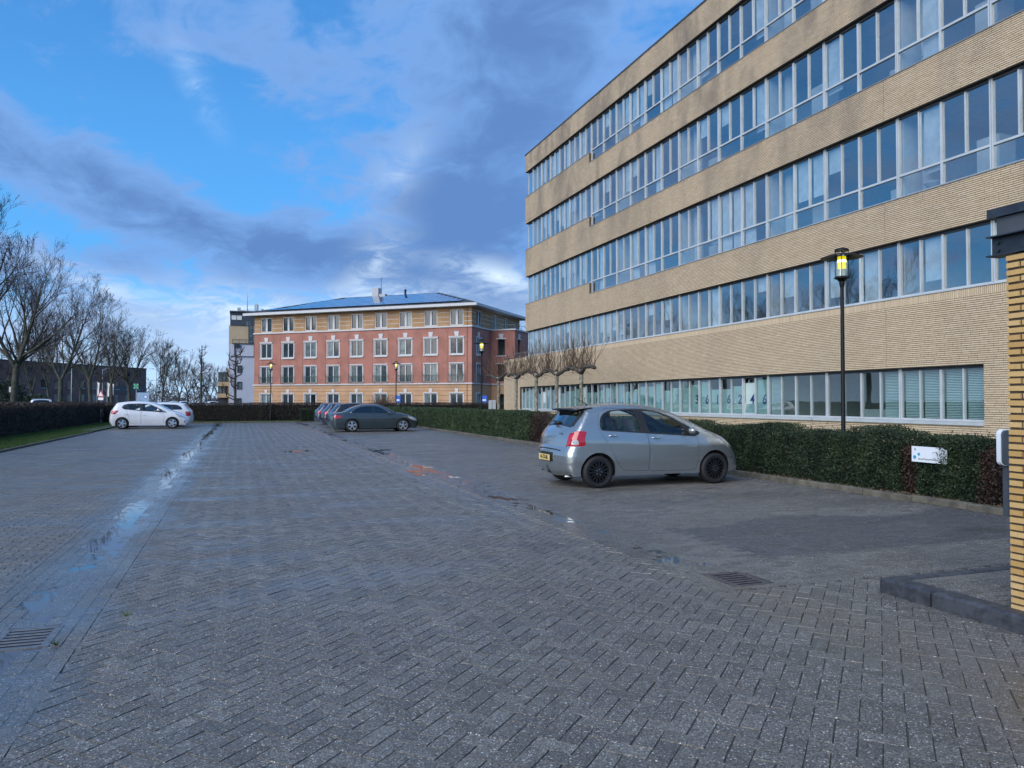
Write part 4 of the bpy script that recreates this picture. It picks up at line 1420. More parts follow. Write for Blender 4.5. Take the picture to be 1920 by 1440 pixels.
def wheel_mesh(style, rw, wd, far=False):
    """tyre and rim lying along y; outer face at -y"""
    ty = MB()
    h = wd / 2
    rr = rw * 0.69
    ty.lathe([(rr, -h + 0.01), (rr + 0.012, -h), (rw - 0.04, -h - 0.004), (rw - 0.012, -h + 0.012), (rw, -h + 0.035), (rw, h - 0.035), (rw - 0.012, h - 0.012), (rr, h)], 40, axis='y')
    rm = MB()
    rm.lathe([(rr + 0.004, -h + 0.004), (rr - 0.012, -h + 0.002), (rr - 0.022, -h + 0.02), (rr - 0.03, h - 0.03)], 40, axis='y')
    rm.disc(rr - 0.03, 32, (0, -h + 0.085, 0), 'y', 1)
    ns = {'multi': 15, 'five': 5, 'double': 5}[style]
    yf = -h + 0.016
    for k in range(ns):
        a = 2 * math.pi * (k + 0.25) / ns
        offs = (0,) if style != 'double' else (-0.16, 0.16)
        for oa in offs:
            wi, wo = {'multi': (0.011, 0.014), 'five': (0.045, 0.055), 'double': (0.022, 0.024)}[style]
            ca, sa = math.cos(a + oa), math.sin(a + oa)
            ci, si = math.cos(a + oa * 0.35), math.sin(a + oa * 0.35)
            p0, p1 = (0.05 * ci, 0.05 * si), ((rr - 0.012) * ca, (rr - 0.012) * sa)
            V = []
            for (px_, pz_), w_ in ((p0, wi), (p1, wo)):
                for s_ in (-1, 1):
                    V.append((px_ - sa * w_ * s_, yf - (0.0 if (px_, pz_) == p1 else 0.006), pz_ + ca * w_ * s_))
                    V.append((px_ - sa * w_ * s_, yf + 0.03, pz_ + ca * w_ * s_))
            rm.add(V, [(0, 2, 6, 4), (0, 4, 5, 1), (2, 3, 7, 6)], 0)
    rm.lathe([(0.0, yf - 0.012), (0.035, yf - 0.010), (0.062, yf - 0.004), (0.066, yf + 0.03)], 20, axis='y')
    if not far:
        for k in range(5):
            a = 2 * math.pi * k / 5 + 0.3
            rm.lathe([(0.0, yf - 0.02), (0.009, yf - 0.02), (0.009, yf)], 8, (0.052 * math.cos(a), 0, 0.052 * math.sin(a)), 'y', 2)
    return ty, rm


def make_car(name, label, S, loc, rz, paint, style='five', rim='alloy', detail=True, group='parked cars', facing_left=False, glass='car_glass'):
    L, WM = S['L'], S['W'] / 2
    root = tag(empty(name, (*loc, 0), rz), label, 'car', group)
    ox = L / 2
    step = 0.02 if detail else 0.04
    top = catmull(S['top'], step)                 # columns x, z, r
    O2, orad = top[:, :2], top[:, 2]
    zb = S['zb']
    nO = len(O2)
    tang = np.gradient(O2, axis=0)
    tang /= np.linalg.norm(tang, axis=1)[:, None]
    # outline runs rear -> roof -> front, clockwise seen from -y: outward normal is left of travel
    onrm = np.stack([-tang[:, 1], tang[:, 0]], 1)
    poly = np.vstack([O2, [[O2[-1, 0] - 0.02, zb], [O2[0, 0] + 0.02, zb]]])

    def Wb(x, z):
        xr, xf = S.get('xr', 0.9), S.get('xf', L - 1.0)
        p = 1 - S.get('tr', 0.10) * np.clip((xr - x) / xr, 0, 1) ** 2 - S.get('tf', 0.16) * np.clip((x - xf) / (L - xf), 0, 1) ** 2
        zbelt = S['belt'] + S.get('bs', -0.06) * x
        tum = S.get('tum', 0.42) * np.clip(z - zbelt, 0, 2) ** 1.15 + 0.03 * np.clip((z - zbelt + 0.12) / 0.12, 0, 1)
        low_ = 0.05 * np.clip((0.55 - z) / 0.4, 0, 1) ** 1.6 + 0.010 * np.clip((0.46 - z) / 0.03, 0, 1)
        return WM * p - tum - low_

    def dist(P):
        dd = np.full(len(P), 9.0)
        rad = np.full(len(P), 0.1)
        for i0 in range(0, len(P), 500):
            Q = P[i0:i0 + 500]
            D = np.linalg.norm(Q[:, None] - O2[None], axis=2)
            k = D.argmin(1)
            dd[i0:i0 + 500] = D[np.arange(len(Q)), k]
            rad[i0:i0 + 500] = orad[k]
        return dd, rad

    def Wf(P):
        d_, r_ = dist(P)
        w = Wb(P[:, 0], P[:, 1])
        q_ = np.clip(r_ - d_, 0, None)
        return w - (r_ - np.sqrt(np.clip(r_ ** 2 - q_ ** 2, 0, None)))

    regs = []                                    # (key, polygon) in order of precedence
    for i, (kw, pl) in enumerate(S['win']):
        regs.append(('win%d' % i, closed_smooth(pl), kw))
    if 'trim' in S:
        regs.append(('trim', closed_smooth(S['trim']), None))
    for i, pl in enumerate(S['tail']):
        regs.append(('tail%d' % i, closed_smooth(pl, k=0.3), None))
    regs.append(('head', closed_smooth(S['head'], k=0.3), None))
    dpolys = [closed_smooth(pl) for pl in S['doors']]
    for i, pl in enumerate(dpolys):
        regs.append(('door%d' % i, inset(pl, 0.0045 if detail else 0.008), None))
    for i, pl in enumerate(dpolys):
        regs.append(('seam', pl, None))
    wheels = S['wheels']
    rw = S['rw']
    ra = rw + S.get('gap', 0.05)
    arches = []
    for xw in wheels:
        a = np.linspace(0, 2 * np.pi, 48, endpoint=False)
        arches.append(np.stack([xw + ra * np.cos(a), rw + 0.01 + ra * np.sin(a)], 1))
    pts = [poly]
    edges = []
    base = 0

    def loop(n, b0):
        return [(b0 + i, b0 + (i + 1) % n) for i in range(n)]
    edges += loop(len(poly), 0)
    base = len(poly)
    for P in [q_[1] for q_ in regs] + arches:
        pts.append(P)
        edges += loop(len(P), base)
        base += len(P)
    for fr in (0.035, 0.13, 0.30, 0.55, 0.85):
        ring = O2 - onrm * (orad * fr)[:, None]
        ring = ring[::2 if fr < 0.2 else 3]
        ring = ring[inside(ring, poly)]
        dd, _ = dist(ring)
        pts.append(ring[dd > 0.002])
    g = 0.05 if detail else 0.09
    GX, GZ = np.meshgrid(np.arange(0.03, L, g), np.arange(zb + 0.03, 1.8, g))
    G = np.stack([GX.ravel(), GZ.ravel()], 1) + rng.normal(0, 0.002, (GX.size, 2))
    G = G[inside(G, poly)]
    dd, rr_ = dist(G)
    pts.append(G[dd > 0.35 * rr_])
    A = np.vstack(pts)
    res = delaunay_2d_cdt([Vector((float(a), float(b_))) for a, b_ in A], edges, [], 0, 1e-5)
    V2 = np.array([(v.x, v.y) for v in res[0]])
    TR = np.array([f for f in res[2] if len(f) == 3])
    cen = V2[TR].mean(axis=1)
    ok = inside(cen, poly)
    for a in arches:
        ok &= ~inside(cen, a)
    TR, cen = TR[ok], cen[ok]
    key = np.full(len(TR), -1)
    for i, (k, pl, _) in reversed(list(enumerate(regs))):
        key[inside(cen, pl)] = i
    W2 = Wf(V2)

    def shell(sel, off, side):
        """3-D triangles of a region on one side; side -1 is y<0"""
        tri = TR[sel]
        idx, inv = np.unique(tri, return_inverse=True)
        P = np.stack([V2[idx, 0] - ox, side * (W2[idx] + off), V2[idx, 1]], 1)
        F_ = inv.reshape(-1, 3)
        return P, (F_ if side < 0 else F_[:, ::-1])

    def region_obj(nm, sel, off, mats, par, side, smooth=True):
        P, F_ = shell(sel, off, side)
        if len(F_) == 0:
            return None
        return place(nm, npmesh(nm, P, F_, mats, 3, smooth=smooth), par)

    # body: side shells, arch lips and the band over the top
    mb = MB()
    kinds = {k: i for i, (k, _, _) in enumerate(regs)}
    seam_ids = [i for i, (k, _, _) in enumerate(regs) if k == 'seam']
    for side in (-1, 1):
        sel = (key == -1)
        P, F_ = shell(sel, 0.0, side)
        mb.add([tuple(p) for p in P], [tuple(f) for f in F_], 0)
        sel = np.isin(key, seam_ids)
        P, F_ = shell(sel, -0.006, side)
        mb.add([tuple(p) for p in P], [tuple(f) for f in F_], 1)
    We = Wb(O2[:, 0], O2[:, 1]) - orad
    ts = S.get('ts', [-1, -0.97, -0.9, -0.78, -0.55, -0.28, 0, 0.28, 0.55, 0.78, 0.9, 0.97, 1])
    # crown of the band: more on bumpers (plan curve), little on roof and bonnet
    steep = np.abs(onrm[:, 0])
    crown = 0.025 + (S.get('bow', 0.10) - 0.025) * np.clip((steep - 0.35) / 0.5, 0, 1)
    band = np.zeros((nO, len(ts), 3))
    for j, t_ in enumerate(ts):
        c_ = crown * (1 - t_ * t_)
        band[:, j, 0] = O2[:, 0] + onrm[:, 0] * c_ - ox
        band[:, j, 1] = We * t_
        band[:, j, 2] = O2[:, 1] + onrm[:, 1] * c_

    def arc_idx(z, rear=True):
        half = nO // 2
        zz = O2[:half, 1] if rear else O2[half:, 1]
        return int(np.abs(zz - z).argmin()) + (0 if rear else half)

    def x_idx(x):
        k = int(nO * 0.3)
        return k + int(np.abs(O2[k:, 0] - x).argmin())
    r0, r1 = arc_idx(S['rwin'][0]), arc_idx(S['rwin'][1])
    w0, w1 = x_idx(S['ws'][0]), x_idx(S['ws'][1])
    tmr, tmw = S.get('tmr', 0.9), 0.97
    scr = {'rear_window': [], 'windscreen': []}
    bf = []
    for i in range(nO - 1):
        for j in range(len(ts) - 1):
            a = i * len(ts) + j
            q_ = (a, a + 1, a + len(ts) + 1, a + len(ts))
            tc_ = max(abs(ts[j]), abs(ts[j + 1]))
            if r0 <= i < r1 and tc_ <= tmr:
                scr['rear_window'].append(q_)
            elif w0 <= i < w1 and tc_ <= tmw:
                scr['windscreen'].append(q_)
            else:
                bf.append(q_)
    bv = [tuple(p) for p in band.reshape(-1, 3)]
    mb.add(bv, bf, 0)
    # underside
    ub = [(float(x) - ox, float(w), zb) for x, w in zip(np.linspace(O2[0, 0], O2[-1, 0], 12), Wb(np.linspace(O2[0, 0], O2[-1, 0], 12), np.full(12, zb)))]
    n_ = len(ub)
    mb.add(ub + [(x, -y, z) for x, y, z in ub], [(i, i + 1, n_ + i + 1, n_ + i) for i in range(n_ - 1)], 2)
    # wheel wells
    for P in arches:
        q_ = P[(P[:, 1] > zb - 0.02)]
        order_ = np.argsort(np.arctan2(q_[:, 1] - rw, q_[:, 0] - P[:, 0].mean()))
        q_ = q_[order_]
        w_ = Wf(q_)
        for side in (-1, 1):
            V = [(x - ox, side * (w - 0.002), z) for (x, z), w in zip(q_, w_)] + [(x - ox, side * (w - 0.30), z) for (x, z), w in zip(q_, w_)]
            m_ = len(q_)
            mb.add(V, [(i, i + 1, m_ + i + 1, m_ + i) for i in range(m_ - 1)], 2)
            mb.add([(x - ox, side * (WM - 0.32), z) for (x, z) in q_], [tuple(range(m_))], 2)
    me = mb.mesh('body', [paint, 'seam', 'undercar'], True)
    bm = bmesh.new()
    bm.from_mesh(me)
    bmesh.ops.remove_doubles(bm, verts=bm.verts, dist=0.0012)
    bmesh.ops.recalc_face_normals(bm, faces=bm.faces)
    bm.to_mesh(me)
    bm.free()
    body = place('body', me, root)
    sharp_by_angle(me, 40)
    # screens
    for nm, fs in scr.items():
        idx = sorted({i for f in fs for i in f})
        mp = {i: k for k, i in enumerate(idx)}
        o = MB().add([bv[i] for i in idx], [tuple(mp[i] for i in f) for f in fs])
        o.build(nm, 'screen_glass' if glass == 'car_glass' else 'car_glass_dark', root, True)
    # doors with windows, lamps
    for side in (-1, 1):
        dobj = {}
        for i in range(len(dpolys)):
            dobj[i] = region_obj('door', key == kinds['door%d' % i], 0.0, [paint], root, side)
        for i, (kw, pl) in enumerate(S['win']):
            par = dobj.get(kw) if kw is not None else root
            region_obj('window', key == kinds['win%d' % i], -0.006, [glass if not (kw is None and glass != 'car_glass') else glass], par or root, side)
        if 'trim' in kinds:
            region_obj('window_frame', key == kinds['trim'], -0.001, ['plastic_black'], root, side)
        tmats = ['tail_red', 'lamp_clear']
        for i in range(len(S['tail'])):
            region_obj('tail_light', key == kinds['tail%d' % i], 0.004, [tmats[0] if i == len(S['tail']) - 1 else tmats[1]], root, side)
        region_obj('headlight', key == kinds['head'], 0.003, ['lamp_clear'], root, side)
        for i, (hx, hz) in enumerate(S['handles']):
            p = np.array([[hx, hz]])
            w = float(Wf(p)[0])
            hb = MB()
            hb.tube([(hx - 0.085 - ox, side * (w - 0.004), hz - 0.004), (hx - 0.07 - ox, side * (w + 0.026), hz), (hx + 0.07 - ox, side * (w + 0.028), hz), (hx + 0.085 - ox, side * (w - 0.004), hz - 0.002)], 0.011, 8)
            hb.build('handle', S.get('handle_mat', paint), dobj.get(i) or root, True)
        # mirror
        mx, mz = S['mirror']
        w = float(Wf(np.array([[mx, mz - 0.05]]))[0])
        mm = MB()
        mm.lathe([(0.001, 0.0), (0.05, 0.012), (0.078, 0.05), (0.082, 0.09), (0.07, 0.12), (0.001, 0.125)], 14, (0, 0, 0), 'x')
        mm.v = [((-z_ * -1) * 0.9 + mx - ox - 0.05, side * (w + 0.11 + a * 1.25), mz + b_ * 0.85) for z_, a, b_ in mm.v]
        mm.tube([(mx - ox, side * (w - 0.02), mz - 0.05), (mx - ox, side * (w + 0.07), mz - 0.03)], 0.02, 6, 1)
        mm.build('mirror', [S.get('mirror_mat', paint), 'plastic_black'], root, True)
        # wheels
        for xw in wheels:
            wob = empty('wheel', (xw - ox, side * (WM - 0.105), rw), 0, root)
            ck = ('wheel', style, rw, rim)
            if ck not in frame_cache:
                ty, rm = wheel_mesh(style, rw, 0.20, not detail)
                frame_cache[ck] = (ty.mesh('tyre', ['rubber'], True), rm.mesh('rim', [rim, 'undercar', 'chrome'], True))
                sharp_by_angle(frame_cache[ck][1], 35)
            ty, rm = frame_cache[ck]
            rot = (0, rng.uniform(0, 6.28) if style != 'five' else 0.3, 0 if side < 0 else math.pi)
            place('tyre', ty, wob, rot=rot)
            place('rim', rm, wob, rot=rot)
    # cabin
    cab = MB()
    f0, f1 = wheels[0] + 0.15, wheels[1] - 0.45
    cab.box(f0 - ox, f1 - ox, -WM + 0.16, WM - 0.16, zb + 0.02, zb + 0.12, 1)
    dash_x = S['ws'][1] - 0.35
    cab.box(dash_x - ox - 0.1, dash_x - ox + 0.42, -WM + 0.2, WM - 0.2, 0.55, S['belt'] - 0.10, 1)
    for sx_, rows in ((S['seats'][0], 2), (S['seats'][1], 2)):
        for y in (-0.36, 0.36):
            cab.bevbox(sx_ - ox, sx_ - ox + 0.48, y - 0.24, y + 0.24, 0.32, 0.56, 0.05)
            n0 = len(cab.v)
            cab.bevbox(-0.07, 0.07, y - 0.24, y + 0.24, 0.5, S['seat_top'] - 0.16, 0.05)
            cab.bevbox(-0.05, 0.05, y - 0.13, y + 0.13, S['seat_top'] - 0.15, S['seat_top'] + 0.05, 0.04)
            cab.v[n0:] = [(x + sx_ - ox - 0.22 * (z - 0.5), y2, z) for x, y2, z in cab.v[n0:]]
    cab.build('interior', ['seat_cloth', 'dash'], root)
    sw_ = MB().lathe([(0.175, -0.012), (0.187, 0), (0.175, 0.012), (0.163, 0)], 18, close=True).build('steering_wheel', 'dash', root, True)
    sw_.location = (dash_x - ox - 0.2, 0.36, S['belt'] - 0.12)
    sw_.rotation_euler = (0, R(-65), 0)

    def rear_pt(z, y, off=0.004):
        i = arc_idx(z)
        t_ = y / We[i]
        c_ = crown[i] * (1 - t_ * t_) + off
        return Vector((O2[i, 0] + onrm[i, 0] * c_ - ox, y, O2[i, 1] + onrm[i, 1] * c_)), Vector((onrm[i, 0], 0, onrm[i, 1]))

    root_info = dict(root=root, rear=rear_pt, ox=ox, Wf=Wf, O2=O2, We=We, body=body, crown=crown, onrm=onrm)
    return root_info


def rear_patch(ci, nm, z0, z1, y0, y1, mt_, off=0.004, ny=6, nz=6, flare=0.0):
    """panel that follows the tail of the car between two heights"""
    mb = MB()
    V = []
    for i in range(nz + 1):
        z = z0 + (z1 - z0) * i / nz
        for j in range(ny + 1):
            y = (y0 + (y1 - y0) * j / ny) * (1 + flare * i / nz)
            V.append(tuple(ci['rear'](z, y, off)[0]))
    w = ny + 1
    mb.add(V, [(i * w + j, i * w + j + 1, (i + 1) * w + j + 1, (i + 1) * w + j) for i in range(nz) for j in range(ny)])
    return mb.build(nm, mt_, ci['root'], True)


HATCH = dict(L=3.75, W=1.70, zb=0.22, belt=1.02, bs=-0.045, rw=0.297, wheels=(0.62, 3.10), gap=0.045, xr=0.7, xf=2.9, tr=0.08, tf=0.15, tum=0.40, bow=0.09,
             top=[(0.12, 0.25, .05), (0.05, 0.33, .12), (0.005, 0.48, .18), (0.0, 0.60, .19), (0.03, 0.70, .19), (0.055, 0.74, .17), (0.075, 0.84, .16), (0.10, 0.94, .15), (0.165, 1.04, .13), (0.23, 1.11, .11), (0.40, 1.34, .09), (0.47, 1.425, .09), (0.62, 1.468, .10),
                  (0.95, 1.507, .12), (1.30, 1.525, .12), (1.65, 1.512, .12), (1.95, 1.468, .11), (2.20, 1.400, .09), (2.50, 1.270, .08), (2.80, 1.120, .08), (2.98, 1.035, .10), (3.20, 0.962, .14),
                  (3.40, 0.875, .18), (3.55, 0.775, .21), (3.66, 0.655, .23), (3.725, 0.53, .22), (3.75, 0.41, .18), (3.73, 0.29, .10), (3.66, 0.235, .05)],
             rwin=(1.10, 1.385), ws=(2.22, 2.95), tmr=0.9,
             win=[(0, [(0.70, 1.075), (0.69, 1.19), (0.755, 1.315), (0.875, 1.385), (0.945, 1.055)]), (0, [(0.965, 1.052), (0.905, 1.392), (1.15, 1.415), (1.41, 1.418), (1.50, 1.025)]),
                  (1, [(1.69, 1.012), (1.585, 1.415), (1.85, 1.385), (2.10, 1.305), (2.385, 1.150), (2.50, 0.955)])],
             trim=[(0.675, 1.048), (0.67, 1.20), (0.735, 1.335), (0.87, 1.410), (1.15, 1.438), (1.60, 1.442), (1.88, 1.408), (2.15, 1.318), (2.45, 1.165), (2.80, 0.985), (2.68, 0.915)],
             tail=[[(0.10, 0.80), (0.13, 0.885), (0.21, 0.89), (0.24, 0.80)], [(0.015, 0.765), (0.08, 0.96), (0.20, 1.045), (0.40, 1.04), (0.345, 0.91), (0.36, 0.775)]],
             head=[(3.16, 0.925), (3.34, 0.905), (3.56, 0.775), (3.62, 0.685), (3.50, 0.70), (3.30, 0.81)],
             doors=[[(0.80, 1.45), (0.655, 1.32), (0.635, 1.13), (0.68, 1.00), (0.87, 0.71), (1.01, 0.45), (1.13, 0.315), (1.655, 0.285), (1.665, 0.66), (1.625, 1.02), (1.52, 1.455)],
                    [(1.672, 0.285), (2.66, 0.275), (2.715, 0.43), (2.735, 0.72), (2.70, 0.90), (2.47, 1.185), (2.16, 1.335), (1.89, 1.42), (1.53, 1.455), (1.635, 1.02), (1.675, 0.66)]],
             handles=[(0.91, 0.955), (1.80, 0.905)], mirror=(2.52, 1.03), seats=(0.78, 1.62), seat_top=1.20, handle_mat='chrome')
silver = make_car('hatchback_car', 'silver five-door hatchback with black multi-spoke wheels beside the hedge', HATCH, (5.55 + 1.875, 12.74 + 0.80), 0.0, 'paint_silver', 'multi', 'alloy_black')
ci = silver
rt = ci['root']
# lip spoiler over the rear window
sp = MB()
V = []
for j in range(13):
    t_ = -1 + 2 * j / 12
    y = 0.60 * t_
    bk = 0.05 * (1 - t_ * t_)
    V += [(0.62 - 1.875, y, 1.474), (0.30 - bk - 1.875, y, 1.455 - 0.02 * t_ * t_), (0.285 - bk - 1.875, y, 1.435 - 0.02 * t_ * t_), (0.455 - 1.875, y * 0.98, 1.395)]
F_ = []
for j in range(12):
    for k in range(3):
        F_.append((j * 4 + k, j * 4 + k + 1, (j + 1) * 4 + k + 1, (j + 1) * 4 + k))
sp.add(V, F_)
sp.m = [0 if (i % 3) == 0 else 1 for i in range(len(F_))]
sp.build('spoiler', ['paint_silver', 'plastic_black'], rt, auto=40)
# number plate, badge, wiper, tow hook, reflector strip
p0, n0 = ci['rear'](0.545, 0.0, 0.012)
pl = MB().box(-0.006, 0.006, -0.26, 0.26, -0.055, 0.055).build('number_plate', 'plate_yellow', rt)
pl.location = p0 - Vector((0.012, 0, 0))
me = text_mesh('14-ZX-BL', 0.098, 0.001, 0.003)
me.materials.clear()
me.materials.append(MATS['black_paint'])
place('lettering', me, pl, (-0.008, 0, 0), (R(90), 0, R(-90)))
rear_patch(ci, 'plate_recess', 0.475, 0.63, -0.30, 0.30, 'seam', 0.0025)
rear_patch(ci, 'hatch_seam', 0.672, 0.682, -0.52, 0.52, 'seam', 0.003, nz=1)
rear_patch(ci, 'rear_window_band', 1.085, 1.115, -0.55, 0.55, 'plastic_black', 0.003, nz=1)
for sgn in (-1, 1):
    rear_patch(ci, 'rear_pillar_glass', 1.11, 1.39, sgn * 0.51, sgn * 0.60, 'plastic_black', 0.002, ny=2)
em, nn_ = ci['rear'](0.86, 0.0, 0.006)
mb = MB().lathe([(0.030, 0), (0.042, -0.004), (0.042, 0.004)], 18, axis='x', close=True)
o = mb.build('badge', 'chrome', rt, True)
o.location = em
o.scale = (1, 1.2, 0.8)
me = text_mesh('yaris', 0.07, 0.001, 0.001)
me.materials.clear()
me.materials.append(MATS['chrome'])
q_, _ = ci['rear'](0.95, -0.40, 0.006)
place('lettering', me, rt, q_, (R(90), 0, R(-83)))
w0_, _ = ci['rear'](1.08, 0.05, 0.03)
w1_, _ = ci['rear'](1.13, -0.10, 0.03)
w2_, _ = ci['rear'](1.16, 0.42, 0.02)
MB().tube([w0_, w1_], [0.030, 0.022], 8).tube([w1_, w2_], [0.012, 0.006], 6).build('rear_wiper', 'plastic_black', rt, True)
MB().tube([(0.35 - 1.875, -0.02, 0.24), (0.10 - 1.875, -0.02, 0.235), (-0.03 - 1.875, -0.02, 0.27), (-0.055 - 1.875, -0.02, 0.36)], 0.022, 8).lathe([(0.0, 0.345), (0.024, 0.355), (0.026, 0.375), (0.016, 0.395), (0, 0.398)], 10, (-0.055 - 1.875, -0.02, 0.0)).build('tow_bar', 'plastic_black', rt, True)
MB().tube([(0.6 - 1.875, -0.42, 0.20), (0.12 - 1.875, -0.42, 0.20)], 0.028, 10).build('exhaust_pipe', 'chrome', rt, True)
MB().tube([(0.80 - 1.875, 0.0, 1.50), (0.66 - 1.875, 0.0, 1.585), (0.50 - 1.875, 0.0, 1.67)], [0.012, 0.006, 0.004], 6).build('aerial', 'plastic_black', rt, True)

MPV = dict(L=4.10, W=1.76, zb=0.20, belt=1.04, bs=-0.05, rw=0.315, wheels=(0.66, 3.275), gap=0.05, xr=0.8, xf=3.1, tr=0.09, tf=0.17, tum=0.34, bow=0.10,
           top=[(0.12, 0.24, .05), (0.03, 0.36, .14), (0.0, 0.52, .18), (0.02, 0.72, .17), (0.06, 0.92, .15), (0.13, 1.06, .13), (0.30, 1.34, .09), (0.40, 1.47, .09), (0.62, 1.52, .11), (1.05, 1.56, .12), (1.5, 1.565, .12), (1.95, 1.53, .11), (2.3, 1.46, .09), (2.7, 1.28, .08),
                (3.05, 1.09, .08), (3.22, 1.02, .12), (3.5, 0.93, .17), (3.75, 0.80, .21), (3.95, 0.66, .22), (4.06, 0.53, .20), (4.10, 0.40, .17), (4.06, 0.28, .08), (4.0, 0.22, .05)],
           rwin=(1.08, 1.44), ws=(2.32, 3.05),
           win=[(None, [(0.72, 1.33), (0.66, 1.24), (0.74, 1.15), (0.88, 1.115), (0.92, 1.40)]), (0, [(0.95, 1.11), (0.97, 1.415), (1.55, 1.425), (1.58, 1.05)]), (1, [(1.70, 1.045), (1.67, 1.425), (2.02, 1.395), (2.32, 1.265), (2.56, 1.00)]), (None, [(2.60, 0.975), (2.50, 1.16), (2.95, 0.945)])],
           trim=[(0.62, 1.23), (0.72, 1.37), (0.93, 1.43), (1.6, 1.448), (2.05, 1.418), (2.55, 1.19), (3.02, 0.93), (2.58, 0.955), (1.6, 1.03), (0.74, 1.12)],
           tail=[[(0.03, 0.97), (0.16, 1.06), (0.50, 1.05), (0.30, 0.83), (0.06, 0.90)]], head=[(3.40, 0.92), (3.75, 0.73), (3.98, 0.64), (3.90, 0.60), (3.62, 0.68)],
           doors=[[(0.93, 1.46), (0.88, 1.05), (1.02, 0.62), (1.10, 0.30), (1.62, 0.275), (1.63, 1.03), (1.61, 1.465)], [(1.64, 0.275), (2.78, 0.26), (2.86, 0.70), (2.80, 0.94), (2.45, 1.26), (2.05, 1.44), (1.62, 1.465), (1.645, 1.03)]],
           handles=[(0.86, 0.86), (1.78, 0.80)], mirror=(2.52, 1.09), seats=(0.9, 1.75), seat_top=1.22)
mpv = make_car('hatchback_car', 'white compact car parked across the bay by the left hedge', MPV, (-6.96 + 2.05, 48.5 + 0.83), 0.0, 'paint_white', 'five', 'alloy', detail=False)
ci = mpv
for sgn in (-1, 1):
    q_ = np.array([[3.93, 0.42]])
    w = float(ci['Wf'](q_)[0])
    f_ = MB().lathe([(0.0, 0), (0.06, 0), (0.075, 0.01)], 12, (0, 0, 0), 'y').build('fog_lamp', 'plastic_black', ci['root'], True)
    f_.location = (3.90 - ci['ox'], sgn * (w + 0.004), 0.42)

SUV = dict(MPV, L=4.35, W=1.80, wheels=(0.72, 3.38), rw=0.33,
           top=[(0.12, 0.26, .05), (0.03, 0.38, .14), (0.0, 0.55, .17), (0.03, 0.75, .16), (0.06, 0.92, .15), (0.16, 1.06, .13), (0.40, 1.34, .09), (0.46, 1.42, .09), (0.72, 1.47, .11), (1.2, 1.50, .12), (1.7, 1.50, .12), (2.1, 1.47, .11), (2.45, 1.40, .09), (2.85, 1.22, .08),
                (3.2, 1.07, .08), (3.4, 1.01, .12), (3.75, 0.93, .17), (4.05, 0.80, .21), (4.25, 0.66, .22), (4.33, 0.53, .20), (4.35, 0.40, .17), (4.31, 0.28, .08), (4.25, 0.22, .05)],
           win=[(None, [(0.62, 1.20), (0.55, 1.10), (0.80, 1.06), (1.10, 1.06), (1.10, 1.35), (0.85, 1.33)]), (0, [(1.16, 1.06), (1.16, 1.36), (1.70, 1.37), (1.73, 1.05)]), (1, [(1.85, 1.045), (1.82, 1.37), (2.2, 1.33), (2.5, 1.21), (2.70, 1.00)])],
           trim=[(0.50, 1.06), (0.60, 1.24), (0.85, 1.37), (1.7, 1.395), (2.25, 1.36), (2.75, 1.15), (3.1, 0.96), (1.7, 1.03)],
           tail=[[(0.02, 0.66), (0.05, 0.94), (0.36, 0.94), (0.28, 0.66)]], ws=(2.5, 3.2), rwin=(1.08, 1.39),
           head=[(3.65, 0.92), (4.0, 0.74), (4.23, 0.64), (4.15, 0.60), (3.87, 0.68)],
           doors=[[(1.12, 1.41), (1.08, 1.05), (1.20, 0.62), (1.26, 0.31), (1.76, 0.285), (1.78, 1.03), (1.75, 1.41)], [(1.79, 0.285), (2.92, 0.27), (3.0, 0.70), (2.95, 0.94), (2.6, 1.20), (2.2, 1.37), (1.77, 1.41), (1.795, 1.03)]],
           handles=[(1.1, 0.90), (1.95, 0.86)], mirror=(2.66, 1.09), seats=(1.0, 1.9))
suv = make_car('sport_utility_car', 'white car half hidden behind the other white car, tail to the lane', SUV, (-2.86 - 2.175, 52.0 + 0.8), R(180), 'paint_white', 'five', 'alloy', detail=False, glass='car_glass_dark')

